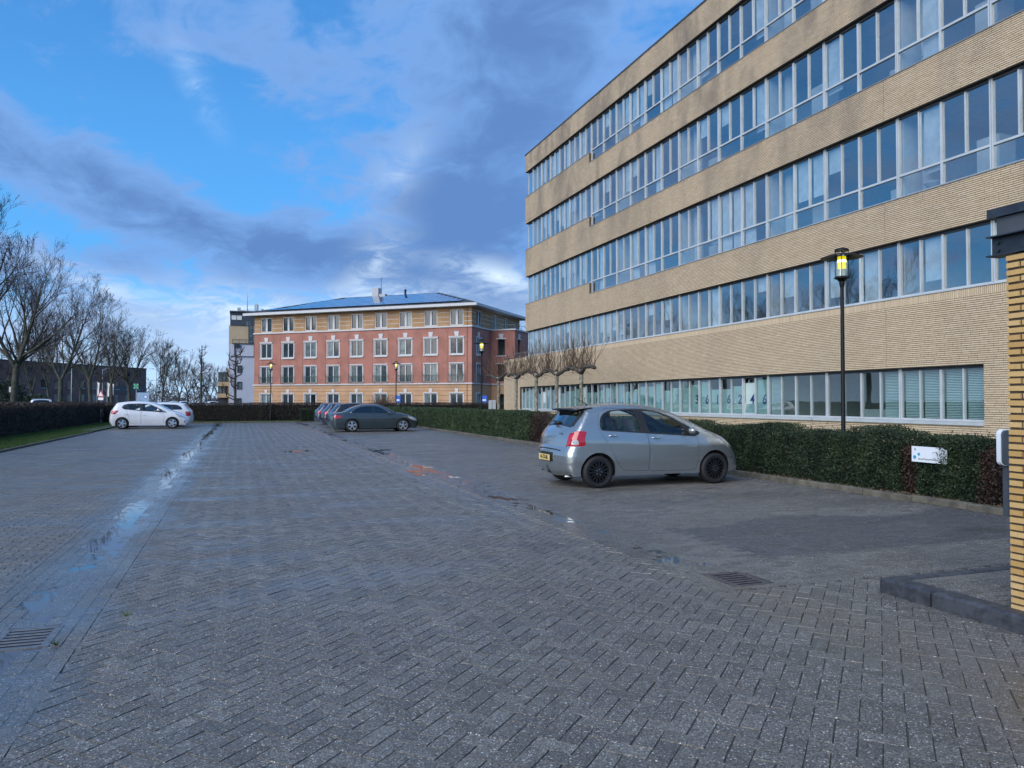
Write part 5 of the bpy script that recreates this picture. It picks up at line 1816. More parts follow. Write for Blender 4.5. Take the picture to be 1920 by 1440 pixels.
SEDAN = dict(L=4.46, W=1.80, zb=0.19, belt=0.93, bs=-0.012, rw=0.325, wheels=(0.985, 3.62), gap=0.04, xr=0.9, xf=3.4, tr=0.09, tf=0.16, tum=0.48, bow=0.11,
             top=[(0.14, 0.24, .05), (0.05, 0.36, .14), (0.01, 0.52, .17), (0.02, 0.70, .16), (0.06, 0.86, .12), (0.12, 0.945, .08), (0.35, 0.985, .10), (0.62, 1.03, .09), (0.95, 1.19, .08), (1.25, 1.315, .08), (1.6, 1.395, .10), (2.0, 1.42, .11), (2.35, 1.395, .10), (2.6, 1.33, .08), (2.95, 1.155, .07),
                  (3.2, 1.02, .08), (3.36, 0.975, .12), (3.75, 0.91, .17), (4.1, 0.80, .21), (4.32, 0.67, .22), (4.43, 0.54, .20), (4.46, 0.40, .17), (4.42, 0.28, .08), (4.36, 0.21, .05)],
             rwin=(1.04, 1.33), ws=(2.6, 3.2),
             win=[(0, [(0.98, 1.005), (1.20, 1.17), (1.45, 1.265), (1.75, 1.30), (2.04, 1.305), (2.08, 0.985)]), (1, [(2.15, 0.982), (2.10, 1.305), (2.35, 1.275), (2.62, 1.15), (2.84, 0.965)])],
             trim=[(0.92, 0.985), (1.15, 1.175), (1.43, 1.29), (1.75, 1.325), (2.05, 1.33), (2.38, 1.295), (2.66, 1.165), (2.98, 0.945)],
             tail=[[(0.04, 0.83), (0.10, 0.87), (0.46, 0.84), (0.42, 0.72), (0.10, 0.70)]], head=[(3.85, 0.82), (4.12, 0.73), (4.34, 0.62), (4.28, 0.58), (3.98, 0.66)],
             doors=[[(1.35, 1.30), (1.02, 1.04), (1.10, 0.86), (1.35, 0.55), (1.42, 0.29), (2.09, 0.275), (2.11, 0.97), (2.05, 1.35), (1.7, 1.345)], [(2.12, 0.275), (3.12, 0.265), (3.20, 0.65), (3.18, 0.92), (2.70, 1.18), (2.40, 1.31), (2.06, 1.35), (2.125, 0.97)]],
             handles=[(1.42, 0.84), (2.34, 0.82)], mirror=(2.86, 0.99), seats=(1.1, 1.95), seat_top=1.10)
sed = make_car('sedan_car', 'dark slate saloon with five-spoke alloys parked nose to the hedge', SEDAN, (4.43 + 2.23, 39.9 + 0.82), 0.0, 'paint_slate', 'double', 'alloy', detail=False, glass='car_glass_dark')
# bright strip round the side windows
ci = sed
for side in (-1, 1):
    P = catmull([(0.90, 0.985, 0), (1.13, 1.185, 0), (1.42, 1.303, 0), (1.75, 1.338, 0), (2.05, 1.343, 0), (2.39, 1.308, 0), (2.68, 1.172, 0), (3.0, 0.948, 0)], 0.06)[:, :2]
    w = ci['Wf'](P)
    MB().tube([(x - ci['ox'], side * (ww + 0.002), z) for (x, z), ww in zip(P, w)], 0.011, 5).build('window_trim', 'chrome', ci['root'], True)

HB = dict(MPV, L=4.25, W=1.78, wheels=(0.78, 3.40), tail=[[(0.02, 0.80), (0.10, 0.96), (0.42, 0.96), (0.34, 0.80)]],
          top=[(0.12, 0.24, .05), (0.03, 0.36, .14), (0.0, 0.52, .18), (0.03, 0.72, .17), (0.07, 0.88, .15), (0.17, 1.0, .13), (0.45, 1.30, .09), (0.52, 1.385, .09), (0.75, 1.43, .11), (1.15, 1.465, .12), (1.6, 1.47, .12), (2.05, 1.44, .11), (2.4, 1.37, .09), (2.8, 1.20, .08),
               (3.15, 1.04, .08), (3.32, 0.98, .12), (3.65, 0.90, .17), (3.92, 0.79, .21), (4.11, 0.66, .22), (4.21, 0.53, .20), (4.25, 0.40, .17), (4.21, 0.28, .08), (4.15, 0.22, .05)],
          win=[(None, [(0.80, 1.20), (0.76, 1.10), (0.86, 1.05), (1.02, 1.04), (1.02, 1.31)]), (0, [(1.06, 1.04), (1.06, 1.32), (1.62, 1.34), (1.65, 1.01)]), (1, [(1.76, 1.005), (1.73, 1.34), (2.1, 1.31), (2.4, 1.19), (2.64, 0.96)])],
          trim=[(0.70, 1.08), (0.78, 1.24), (1.0, 1.345), (1.6, 1.365), (2.15, 1.335), (2.66, 1.11), (3.0, 0.925), (1.6, 0.985)], belt=0.99, rwin=(1.03, 1.35), ws=(2.42, 3.15),
          head=[(3.55, 0.88), (3.88, 0.72), (4.1, 0.62), (4.02, 0.58), (3.74, 0.66)],
          doors=[[(1.03, 1.375), (1.0, 1.02), (1.12, 0.62), (1.18, 0.30), (1.68, 0.275), (1.70, 1.0), (1.67, 1.385)], [(1.71, 0.275), (2.84, 0.26), (2.92, 0.68), (2.88, 0.90), (2.5, 1.17), (2.1, 1.35), (1.685, 1.385), (1.715, 1.0)]],
          handles=[(1.02, 0.86), (1.85, 0.82)], mirror=(2.58, 1.04))
make_car('hatchback_car', 'black hatchback with red tail lamps directly behind the slate saloon', HB, (4.72 + 2.1, 43.4 + 0.85), 0.0, 'paint_black', 'five', 'alloy', detail=False, glass='car_glass_dark')
HB2 = dict(HB, L=4.25)
make_car('hatchback_car', 'dark hatchback third in the row, mostly hidden by the black one', HB2, (4.72 + 2.1, 47.2 + 0.85), 0.0, 'paint_black', 'five', 'alloy', detail=False, glass='car_glass_dark')
HB3 = dict(HB, tail=[[(0.02, 0.76), (0.12, 0.93), (0.46, 0.92), (0.28, 0.74)]])
make_car('hatchback_car', 'blue-grey hatchback farthest back in the row before the clipped hedge block', HB3, (4.80 + 2.12, 52.6 + 0.85), 0.0, 'paint_blue', 'five', 'alloy', detail=False, glass='car_glass_dark')


# ================================================================== HEDGES, GRASS, SHRUBS
leafmat('yew_leaf', ((0.009, 0.017, 0.010), (0.016, 0.030, 0.015), (0.030, 0.050, 0.022), (0.058, 0.080, 0.030)))
leafmat('box_leaf', ((0.014, 0.026, 0.014), (0.028, 0.052, 0.022), (0.050, 0.082, 0.034), (0.075, 0.105, 0.045)))
leafmat('brown_leaf', ((0.020, 0.014, 0.012), (0.034, 0.022, 0.018), (0.060, 0.034, 0.026), (0.034, 0.034, 0.022)))
leafmat('beech_twig', ((0.026, 0.022, 0.022), (0.046, 0.037, 0.034), (0.074, 0.052, 0.043), (0.036, 0.046, 0.028)))
leafmat('grass_blade', ((0.030, 0.070, 0.012), (0.055, 0.115, 0.020), (0.085, 0.140, 0.035), (0.100, 0.130, 0.050)))
leafmat('litter', ((0.10, 0.065, 0.035), (0.16, 0.11, 0.06), (0.07, 0.05, 0.03), (0.20, 0.15, 0.09)))
leafmat('laurel_leaf', ((0.020, 0.045, 0.012), (0.045, 0.090, 0.020), (0.080, 0.130, 0.030), (0.10, 0.15, 0.05)))
pmat('hedge_core', (0.010, 0.012, 0.008), 0.95, var=0.3)


def leaf_quads(C, l, w, bias=None, upright=0.0):
    n = len(C)
    a = rng.normal(size=(n, 3))
    if bias is not None:
        a = a + bias
    a[:, 2] += upright
    a /= np.linalg.norm(a, axis=1)[:, None]
    b_ = np.cross(a, rng.normal(size=(n, 3)))
    b_ /= np.linalg.norm(b_, axis=1)[:, None] + 1e-9
    ll = (l * rng.uniform(0.6, 1.4, n))[:, None]
    ww = (w * rng.uniform(0.6, 1.4, n))[:, None]
    V = np.stack([C - a * ll * 0.5, C + b_ * ww * 0.5, C + a * ll * 0.5, C - b_ * ww * 0.5], 1).reshape(-1, 3)
    return V, np.arange(n * 4).reshape(-1, 4)


def lump(P, amp):
    x, y, z = P[:, 0], P[:, 1], P[:, 2]
    return amp * (np.sin(1.9 * y + 1.3 * z + 0.5 * x) + 0.7 * np.sin(4.3 * y - 2.1 * z + 2.0) + 0.6 * np.sin(7.7 * y + 5.2 * z + 3 * x) + 0.5 * np.sin(3.1 * x + 2.3 * y))


def hedge(name, label, cat, box, mat_, dens, l, w, amp=0.035, group=None, frontdens=None, upright=0.3, shag=0.05):
    x0, x1, y0, y1, z0, z1 = box
    root = tag(empty(name, ((x0 + x1) / 2, (y0 + y1) / 2, z0)), label, cat, group)
    off = np.array(root.location)
    q_ = 0.08 + amp * 1.2
    MB().box(x0 + q_, x1 - q_, y0 + q_, y1 - q_, z0, z1 - q_).build('twig_mass', 'hedge_core', root, world=True)
    P, Nn = [], []
    for (n_, ax_, val, area) in (((-1, 0, 0), 0, x0, (y1 - y0) * (z1 - z0)), ((1, 0, 0), 0, x1, (y1 - y0) * (z1 - z0)), ((0, 0, 1), 2, z1, (x1 - x0) * (y1 - y0)), ((0, -1, 0), 1, y0, (x1 - x0) * (z1 - z0)), ((0, 1, 0), 1, y1, (x1 - x0) * (z1 - z0))):
        k = int(area * dens * (0.35 if n_ == (1, 0, 0) else 1.0))
        S = np.stack([rng.uniform(x0, x1, k), rng.uniform(y0, y1, k), rng.uniform(z0 + 0.02, z1, k)], 1)
        S[:, ax_] = val
        nv = np.array(n_, float)
        dep = rng.exponential(shag, k)
        S = S + nv[None] * (np.maximum(lump(S, amp), -1.3 * amp) - dep + 0.03)[:, None]
        P.append(S)
        Nn.append(np.tile(nv, (k, 1)))
    P, Nn = np.concatenate(P), np.concatenate(Nn)
    inn = (P - off) * np.array([0.86, 1.0, 0.93]) + off           # leaves deeper in
    k_ = rng.random(len(P)) < 0.4
    P, Nn = np.concatenate([P, inn[k_]]), np.concatenate([Nn, Nn[k_]])
    ns = int((y1 - y0) * (x1 - x0) * dens * 0.012) + 4
    sp = np.stack([rng.uniform(x0, x1, ns), rng.uniform(y0, y1, ns), np.full(ns, z1)], 1)
    hgt = rng.exponential(0.035, ns) + 0.02
    sp = np.repeat(sp, 6, axis=0)
    sp[:, 2] += rng.uniform(0, 1, len(sp)) * np.repeat(hgt, 6)
    sp[:, :2] += rng.normal(0, 0.012, (len(sp), 2))
    P, Nn = np.concatenate([P, sp]), np.concatenate([Nn, np.tile([0, 0, 1.0], (len(sp), 1))])
    V, F = leaf_quads(P - off, l, w, Nn * 0.7, upright)
    tag(place('foliage', npmesh('foliage', V, F, [mat_]), root), kind='stuff')
    return root


G1 = 'clipped hedges round the parking lot'
hedge('yew_hedge', 'dark green clipped yew hedge between the silver car and the office wall', 'hedge', (10.34, 11.15, 9.98, 17.5, 0.055, 1.00), 'yew_leaf', 4200, 0.045, 0.016, 0.055, G1, shag=0.07)
hedge('yew_hedge', 'green hedge running on behind the silver car up to the brown gap', 'hedge', (10.36, 11.15, 17.52, 25.4, 0.055, 1.05), 'yew_leaf', 2400, 0.055, 0.02, 0.04, G1)
hedge('yew_hedge', 'long even green hedge from the brown gap to the slate saloon', 'hedge', (10.36, 11.2, 27.4, 44.5, 0.055, 1.14), 'box_leaf', 1500, 0.065, 0.026, 0.03, G1)
hedge('yew_hedge', 'far end of the right-hand hedge behind the parked dark cars', 'hedge', (10.4, 11.2, 44.6, 58.6, 0.055, 1.12), 'box_leaf', 700, 0.08, 0.03, 0.03, G1)
hedge('yew_hedge', 'square clipped yew block holding the small white sign', 'hedge', (10.36, 11.1, 8.50, 9.66, 0.055, 1.02), 'yew_leaf', 5200, 0.045, 0.016, 0.045, G1, shag=0.07)
hedge('brown_shrub', 'withered reddish brown shrub left of the white sign', 'shrub', (10.42, 11.0, 9.66, 10.00, 0.055, 0.84), 'brown_leaf', 2600, 0.05, 0.018, 0.06, 'withered shrubs in the hedge', shag=0.10)
hedge('brown_shrub', 'withered reddish brown shrub beside the charging post', 'shrub', (10.36, 10.95, 7.98, 8.50, 0.055, 0.86), 'brown_leaf', 3000, 0.055, 0.018, 0.06, 'withered shrubs in the hedge', shag=0.10, upright=0.7)
hedge('brown_shrub', 'withered brown gap in the hedge behind the hatchback tail', 'shrub', (10.45, 11.1, 25.42, 27.38, 0.055, 1.0), 'brown_leaf', 1300, 0.06, 0.025, 0.07, 'withered shrubs in the hedge', shag=0.10)
hedge('laurel_shrub', 'bright green shrub behind the charging post', 'shrub', (10.9, 11.7, 6.4, 8.1, 0.055, 0.72), 'laurel_leaf', 1500, 0.08, 0.03, 0.06)
hedge('box_hedge', 'low dark green hedge block before the far brown hedge', 'hedge', (4.3, 10.2, 59.95, 60.9, 0.05, 0.98), 'yew_leaf', 500, 0.09, 0.04, 0.02, G1)
hedge('beech_hedge', 'long dark brownish hedge along the left grass strip', 'hedge', (-10.3, -9.3, 14.0, 62.0, 0.06, 1.44), 'beech_twig', 520, 0.09, 0.03, 0.04, G1, upright=0.6)
hedge('beech_hedge', 'dark brownish hedge across the far end of the lot', 'hedge', (-9.28, 24.0, 61.2, 62.2, 0.05, 1.40), 'beech_twig', 420, 0.09, 0.03, 0.03, G1, upright=0.6)


def blades(name, x0, x1, y0, y1, z, n, h_, label, mat_='grass_blade'):
    P = np.stack([rng.uniform(x0, x1, n), rng.uniform(y0, y1, n), np.full(n, z)], 1)
    a = rng.uniform(0, 2 * np.pi, n)
    w = rng.uniform(0.006, 0.016, n)
    hh = h_ * rng.uniform(0.5, 1.3, n)
    dx = np.stack([np.cos(a) * w, np.sin(a) * w, np.zeros(n)], 1)
    tip = P + np.stack([rng.normal(0, 0.4, n) * hh, rng.normal(0, 0.4, n) * hh, hh], 1)
    V = np.stack([P - dx, P + dx, tip], 1).reshape(-1, 3)
    F = np.arange(n * 3).reshape(-1, 3)
    return tag(place(name, npmesh(name, V, F, [mat_], 3)), label, 'grass', kind='stuff')


blades('grass', -9.3, -7.07, 20, 44, 0.06, 42000, 0.06, 'short green grass strip before the left hedge')
blades('grass', -9.3, -7.82, 44, 60, 0.06, 14000, 0.06, 'grass strip behind the white cars')
blades('grass', -7.7, 4.3, 59.9, 61.2, 0.05, 12000, 0.06, 'thin grass edge before the far hedge')
blades('grass', 11.7, 16.4, 6.0, 30.0, 0.05, 26000, 0.06, 'lawn between the hedge and the office wall')
k = 2600
P = np.stack([10.15 + rng.beta(1.2, 3, k) * 0.6, rng.uniform(6.5, 22, k), 0.062 + rng.uniform(0, 0.02, k)], 1)
V, F = leaf_quads(P, 0.05, 0.03)
tag(place('leaf_litter', npmesh('leaf_litter', V, F, ['litter'])), 'dry leaves on the soil behind the kerb', 'leaves', kind='stuff')
# weeds and stray leaves in the paving
k = 150
P = np.stack([rng.uniform(-6, 9.5, k), rng.uniform(4, 30, k), np.full(k, 0.008)], 1)
V, F = leaf_quads(P, 0.05, 0.03)
V[:, 2] = 0.006 + (V[:, 2] - 0.008) * 0.15 + 0.006
tag(place('fallen_leaves', npmesh('fallen_leaves', V, F, ['litter'])), 'stray fallen leaves on the paving', 'leaves', kind='stuff')
wd = MB()
for (x, y) in ((-0.78, 6.35), (-1.12, 5.75), (0.1, 3.4)):
    for j in range(12):
        a = random.uniform(0, 6.28)
        r_ = random.uniform(0.03, 0.07)
        wd.add([(x - 0.004, y, 0.0), (x + 0.004, y, 0.0), (x + math.cos(a) * r_, y + math.sin(a) * r_, random.uniform(0.02, 0.06))], [(0, 1, 2)])
tag(wd.build('weeds', 'grass_blade'), 'small green weeds in the paving joints', 'weeds', kind='stuff')

# ================================================================== TREES (winter, bare)
pmat('bark', (0.062, 0.056, 0.046), 0.95, var=0.35, scale=5, bump=0.02, bscale=14)
pmat('bark_green', (0.058, 0.060, 0.044), 0.95, var=0.35, scale=4, bump=0.02, bscale=14)
pmat('twig', (0.046, 0.039, 0.041), 0.9, var=0.2, scale=2)
pmat('twig_red', (0.095, 0.060, 0.040), 0.9, var=0.2, scale=2)
pmat('plane_bark', (0.20, 0.19, 0.145), 0.9, var=0.7, scale=9, bump=0.01, bscale=20)


def bare_tree(seed, H, fork, r0, spread, levels=4, tipr=0.008, n1=8, up=0.35, dense=1.0):
    rr = random.Random(seed)
    tr, cr = MB(), MB()

    def rv():
        return Vector((rr.gauss(0, 1), rr.gauss(0, 1), rr.gauss(0, 1)))

    def grow(p, d_, ln, r_, lev):
        ns = {0: 7, 1: 7, 2: 5, 3: 4}.get(lev, 2)
        pts, rad = [p.copy()], [r_]
        d_ = d_.normalized()
        for i in range(ns):
            d_ = (d_ + rv() * (0.06 if lev < 2 else 0.09) + Vector((0, 0, up * (0.22 if lev else 0.1)))).normalized()
            p = p + d_ * (ln / ns)
            pts.append(p.copy())
            rad.append(max(tipr * 0.7, r_ * (1 - 0.80 * (i + 1) / ns)))
        (tr if lev < 2 else cr).tube(pts, rad, (8, 6, 4, 3, 3)[min(lev, 4)], 0, cap=False)
        if lev >= levels:
            return
        nc = int({0: n1, 1: 7, 2: 5, 3: 4}.get(lev, 3) * (dense if lev else 1))
        for k_ in range(nc):
            f_ = rr.uniform(0.22, 1.0) if lev else rr.uniform(0.02, 1.0)
            x = f_ * ns
            i = min(ns - 1, int(x))
            q_ = pts[i].lerp(pts[i + 1], x - i)
            dd = (pts[i + 1] - pts[i]).normalized()
            side_ = dd.cross(rv())
            if side_.length < 1e-3:
                continue
            side_.normalize()
            ang = rr.uniform(0.35, 0.80)
            nd = dd * math.cos(ang) + side_ * math.sin(ang)
            nl = ln * rr.uniform(0.42, 0.68) * (1.10 - 0.40 * f_) if lev else spread * rr.uniform(0.75, 1.05) * (1.1 - 0.35 * f_)
            rb = rad[i] * rr.uniform(0.42, 0.62) if lev else rad[i] * rr.uniform(0.45, 0.7)
            grow(q_, nd, nl, max(rb, tipr), lev + 1)
    # trunk
    pts = [Vector((0, 0, -0.2)), Vector((0, 0, 0.25)), Vector((rr.gauss(0, .04), rr.gauss(0, .04), fork * 0.5)), Vector((rr.gauss(0, .08), rr.gauss(0, .08), fork))]
    tr.tube(pts, [r0 * 1.35, r0 * 1.08, r0 * 0.95, r0 * 0.9], 10, 0, cap=False)
    lead = pts[-1]
    ax0 = rr.uniform(0, 6.28)
    nl_ = rr.choice((2, 2, 3))
    for k_ in range(nl_):
        a = ax0 + 6.283 * k_ / nl_ + rr.uniform(-0.3, 0.3)
        grow(lead, Vector((math.cos(a) * 0.5, math.sin(a) * 0.5, 1.0)), (H - fork) * rr.uniform(0.8, 0.95), r0 * 0.66, 0)
    return tr.mesh('trunk', ['bark_green'], True), cr.mesh('crown', ['twig'])


TREES = [bare_tree(11, 11.3, 3.9, 0.23, 4.6, n1=10), bare_tree(23, 10.6, 3.4, 0.21, 4.4, n1=10), bare_tree(35, 10.6, 3.6, 0.20, 4.4, n1=10), bare_tree(48, 10.4, 3.4, 0.19, 4.2, n1=10)]
FARTREE = [bare_tree(71, 13.0, 4.0, 0.20, 4.6, levels=3, tipr=0.022, n1=10, dense=1.25), bare_tree(77, 12.0, 3.0, 0.18, 4.0, levels=3, tipr=0.022, n1=10, dense=1.25)]


def tree(mesh_pair, loc, rz, s, label, group, name='bare_tree', sz=None):
    o = tag(empty(name, loc, rz), label, 'tree', group)
    sc = (s, s, sz or s)
    place('trunk', mesh_pair[0], o, scale=sc)
    place('crown', mesh_pair[1], o, scale=sc)
    return o


GT = 'bare street trees beyond the left hedge'
for i, (x, y, m_, rz_, s, lab) in enumerate([(-14.0, 48.5, 3, 1.0, 1.12, 'bare tree cut by the left edge of the picture'), (-14.8, 62.0, 0, 0.4, 1.0, 'large bare tree with a forked trunk nearest the left edge'), (-14.7, 76.0, 1, 2.2, 1.0, 'second tall bare tree along the street, straight trunk'),
                                             (-14.7, 90.0, 2, 4.0, 1.02, 'third bare tree in the street row'), (-14.8, 105.0, 3, 5.2, 1.02, 'fourth bare tree in the street row'), (-14.6, 119.0, 0, 3.1, 0.96, 'fifth bare tree before the brick corner')]):
    tree(TREES[m_], (x, y, -0.05), rz_, s, lab, GT)


def spot(u, zc):
    xc_ = (u - 960) / FPX * zc
    return xc_ * math.cos(YAW) + zc * math.sin(YAW), -xc_ * math.sin(YAW) + zc * math.cos(YAW)


for u, zc, m_, s, lab in [(60, 92, 1, 0.85, 'smaller bare tree behind the first street tree'), (92, 105, 0, 0.8, 'slender bare tree between the first two street trees'), (304, 150, 0, 0.98, 'bare tree just right of the brown brick corner'), (335, 170, 1, 1.0, 'bare tree left of the tall pruned one'),
                          (352, 190, 0, 0.9, 'bare tree behind the tall pruned one'), (395, 175, 1, 0.8, 'low bare tree right of the tall pruned one'), (410, 210, 0, 0.75, 'distant bare tree beside the balcony block'), (984, 128, 0, 1.05, 'bare tree seen in the gap beside the office corner'),
                          (5, 112, 1, 0.9, 'distant bare tree at the far left edge'), (150, 125, 0, 0.85, 'distant bare tree before the brown building'), (200, 150, 1, 0.95, 'distant bare tree at the brown building end'), (318, 230, 1, 1.0, 'far bare tree down the street')]:
    x, y = spot(u, zc)
    tree(FARTREE[m_], (x, y, -0.05), u * 0.37, s, lab, 'distant bare trees')
# tall pruned tree: straight leader with stubby tufted arms
def pruned(seed, H, r0):
    rr = random.Random(seed)
    tr, cr = MB(), MB()
    tr.tube([(0, 0, -0.1), (0, 0, H * 0.5), (0.1, 0, H)], [r0, r0 * 0.8, r0 * 0.3], 8, cap=False)
    for k_ in range(16):
        z = H * (0.22 + 0.75 * k_ / 16)
        a = rr.uniform(0, 6.28)
        ln = rr.uniform(1.4, 2.8) * (1.25 - 0.8 * k_ / 16)
        d_ = Vector((math.cos(a), math.sin(a), 0.35))
        p1 = Vector((0, 0, z)) + d_ * ln * 0.6
        p2 = p1 + Vector((d_.x * 0.3, d_.y * 0.3, 0.9)) * ln * 0.5
        tr.tube([(0, 0, z), p1, p2], [0.09, 0.07, 0.045], 5, cap=False)
        for j in range(12):
            b0 = p1.lerp(p2, rr.random())
            e_ = b0 + Vector((rr.gauss(0, .35), rr.gauss(0, .35), rr.uniform(0.2, 0.9)))
            cr.tube([b0, b0.lerp(e_, 0.5) + Vector((rr.gauss(0, .06), rr.gauss(0, .06), 0)), e_], [0.025, 0.02, 0.015], 3, cap=False)
    return tr.mesh('trunk', ['bark'], True), cr.mesh('crown', ['twig'])


PR = pruned(5, 12.5, 0.24)
x, y = spot(377, 150)
tree(PR, (x, y, -0.05), 0, 1.0, 'tall pruned tree with knobbly arms against the sky', 'pruned trees')
PR2 = pruned(9, 8.6, 0.2)
x, y = spot(441, 96)
tree(PR2, (x, y, -0.05), 1.0, 0.92, 'thin dark tree before the white tower wall', 'pruned trees')


# pollarded plane trees in front of the office
def pollard(seed):
    rr = random.Random(seed)
    tr, cr = MB(), MB()
    tr.tube([(0, 0, -0.05), (0, 0, 0.3), (rr.gauss(0, .03), 0.02, 1.5), (0, 0, 2.65), (0, 0, 2.85)], [0.105, 0.085, 0.075, 0.085, 0.11], 9, cap=True)
    heads = []
    for sy in (-1, 1):
        p = Vector((0, 0, 2.7))
        pts, rad = [p.copy()], [0.10]
        for i in range(5):
            p = p + Vector((rr.gauss(0, 0.05), sy * 0.25, 0.10 if i < 2 else rr.gauss(0, 0.04)))
            pts.append(p.copy())
            rad.append(0.085 - 0.008 * i + (0.02 if i in (2, 4) else 0))
            heads.append(p.copy())
        tr.tube(pts, rad, 7, 1)
    heads += [Vector((0, 0, 2.85))] * 2
    for h_ in heads:
        tr.lathe([(0.0, -0.07), (0.07, -0.05), (0.10, 0.0), (0.07, 0.06), (0, 0.08)], 7, tuple(h_), m=1)
        for j in range(7):
            a = rr.uniform(0, 6.28)
            sp_ = abs(rr.gauss(0, 0.55))
            ln = rr.uniform(0.7, 1.6)
            d_ = Vector((math.cos(a) * sp_, math.sin(a) * sp_ * 1.3, 1)).normalized()
            b0 = h_ + Vector((rr.gauss(0, .05), rr.gauss(0, .05), 0.04))
            m1 = b0 + d_ * ln * 0.5
            e_ = m1 + (d_ + Vector((rr.gauss(0, .1), rr.gauss(0, .1), 0.12))).normalized() * ln * 0.5
            cr.tube([b0, m1, e_], [0.009, 0.007, 0.005], 4, cap=False)
            if rr.random() < 0.25:
                e2 = b0 + Vector((rr.gauss(0, .5), rr.gauss(0, .5), -0.25))
                cr.tube([b0, e2], [0.006, 0.004], 3, cap=False)
    return tr.mesh('trunk', ['plane_bark', 'bark'], True), cr.mesh('crown', ['twig_red'])


PO = [pollard(3), pollard(8), pollard(15)]
for i, (y, lab) in enumerate([(28.8, 'pollarded plane tree nearest the silver car roof'), (31.4, 'second pollarded plane tree by the office windows'), (33.9, 'third pollarded plane tree by the office windows'), (36.7, 'fourth pollarded plane tree by the low wing'), (39.5, 'last pollarded plane tree, before the red building')]):
    tree(PO[i % 3], (13.2, y, 0.05), 0 if i % 2 else math.pi, 1.0, lab, 'pollarded plane trees in a row', 'pollarded_tree')

# evergreen bushes and a bare bush
for (u, zc, w_, h_, lab) in ((8, 74, 3.6, 3.6, 'dark evergreen bush behind the hedge at the far left'), (66, 84, 2.6, 2.3, 'evergreen bush behind the white van')):
    x, y = spot(u, zc)
    o = tag(empty('evergreen_bush', (x, y, -0.05)), lab, 'bush')
    n = 5000
    dd = rng.normal(size=(n, 3))
    dd /= np.linalg.norm(dd, axis=1)[:, None]
    r_ = rng.uniform(0.55, 1.0, n) ** 0.5 * (1 + 0.14 * np.sin(dd[:, 0] * 5 + dd[:, 2] * 6) + 0.1 * np.sin(dd[:, 1] * 9))
    C = dd * r_[:, None] * np.array([w_ / 2, w_ / 2, h_ / 2]) + np.array([0, 0, h_ / 2])
    V, F = leaf_quads(C, 0.22, 0.1)
    tag(place('foliage', npmesh('foliage', V, F, ['yew_leaf']), o), kind='stuff')
    MB().tube([(0, 0, 0), (0, 0, h_ * 0.6)], 0.08, 6).build('stem', 'bark', o)
x, y = spot(717, 68)
o = tag(empty('bare_bush', (x, y, 0)), 'bare twiggy bush before the beige ground floor', 'bush')
cr = MB()
rr = random.Random(4)
for j in range(260):
    a = rr.uniform(0, 6.28)
    b0 = Vector((rr.gauss(0, .35), rr.gauss(0, .25), 0.2))
    e_ = b0 + Vector((math.cos(a) * rr.uniform(0.1, 0.8), math.sin(a) * 0.5, rr.uniform(1.0, 2.0)))
    m1 = b0.lerp(e_, 0.55) + Vector((rr.gauss(0, .12), rr.gauss(0, .12), 0))
    cr.tube([b0, m1, e_], [0.016, 0.013, 0.01], 3, cap=False)
cr.build('branches', 'twig_red', o)
MB().tube([(0, 0, -0.1), (0, 0, 0.4)], 0.12, 6).build('stem', 'bark', o)

# far-off wood along the horizon
n = 9000
uu_ = rng.uniform(-150, 440, n)
zz_ = rng.uniform(255, 330, n)
xx_, yy_ = spot(uu_, zz_)
top_ = 7.0 + 3.0 * np.sin(uu_ * 0.09) + 2.0 * np.sin(uu_ * 0.23 + 1) + rng.normal(0, 1.2, n)
hh_ = np.clip(rng.beta(1.2, 1.3, n) * top_, 0.2, None)
V, F = leaf_quads(np.stack([xx_, yy_, hh_], 1), 2.6, 0.22, upright=1.2)
tag(place('distant_wood', npmesh('distant_wood', V, F, ['twig'])), 'dark band of far bare trees along the horizon', 'wood', kind='stuff')


# ================================================================== LAMPS IN THE LOT
glassmat('lamp_glass', 0.06, (0.90, 0.93, 0.90))
pmat('lamp_glow', (0.9, 0.85, 0.2), 0.5, var=0, emit=(1.0, 0.80, 0.0), estr=0.42)
pmat('lamp_bulb', (1, 1, 0.8), 0.5, var=0, emit=(1.0, 0.97, 0.55), estr=1.1)
pmat('lamp_opal', (0.62, 0.66, 0.58), 0.4, var=0.03)


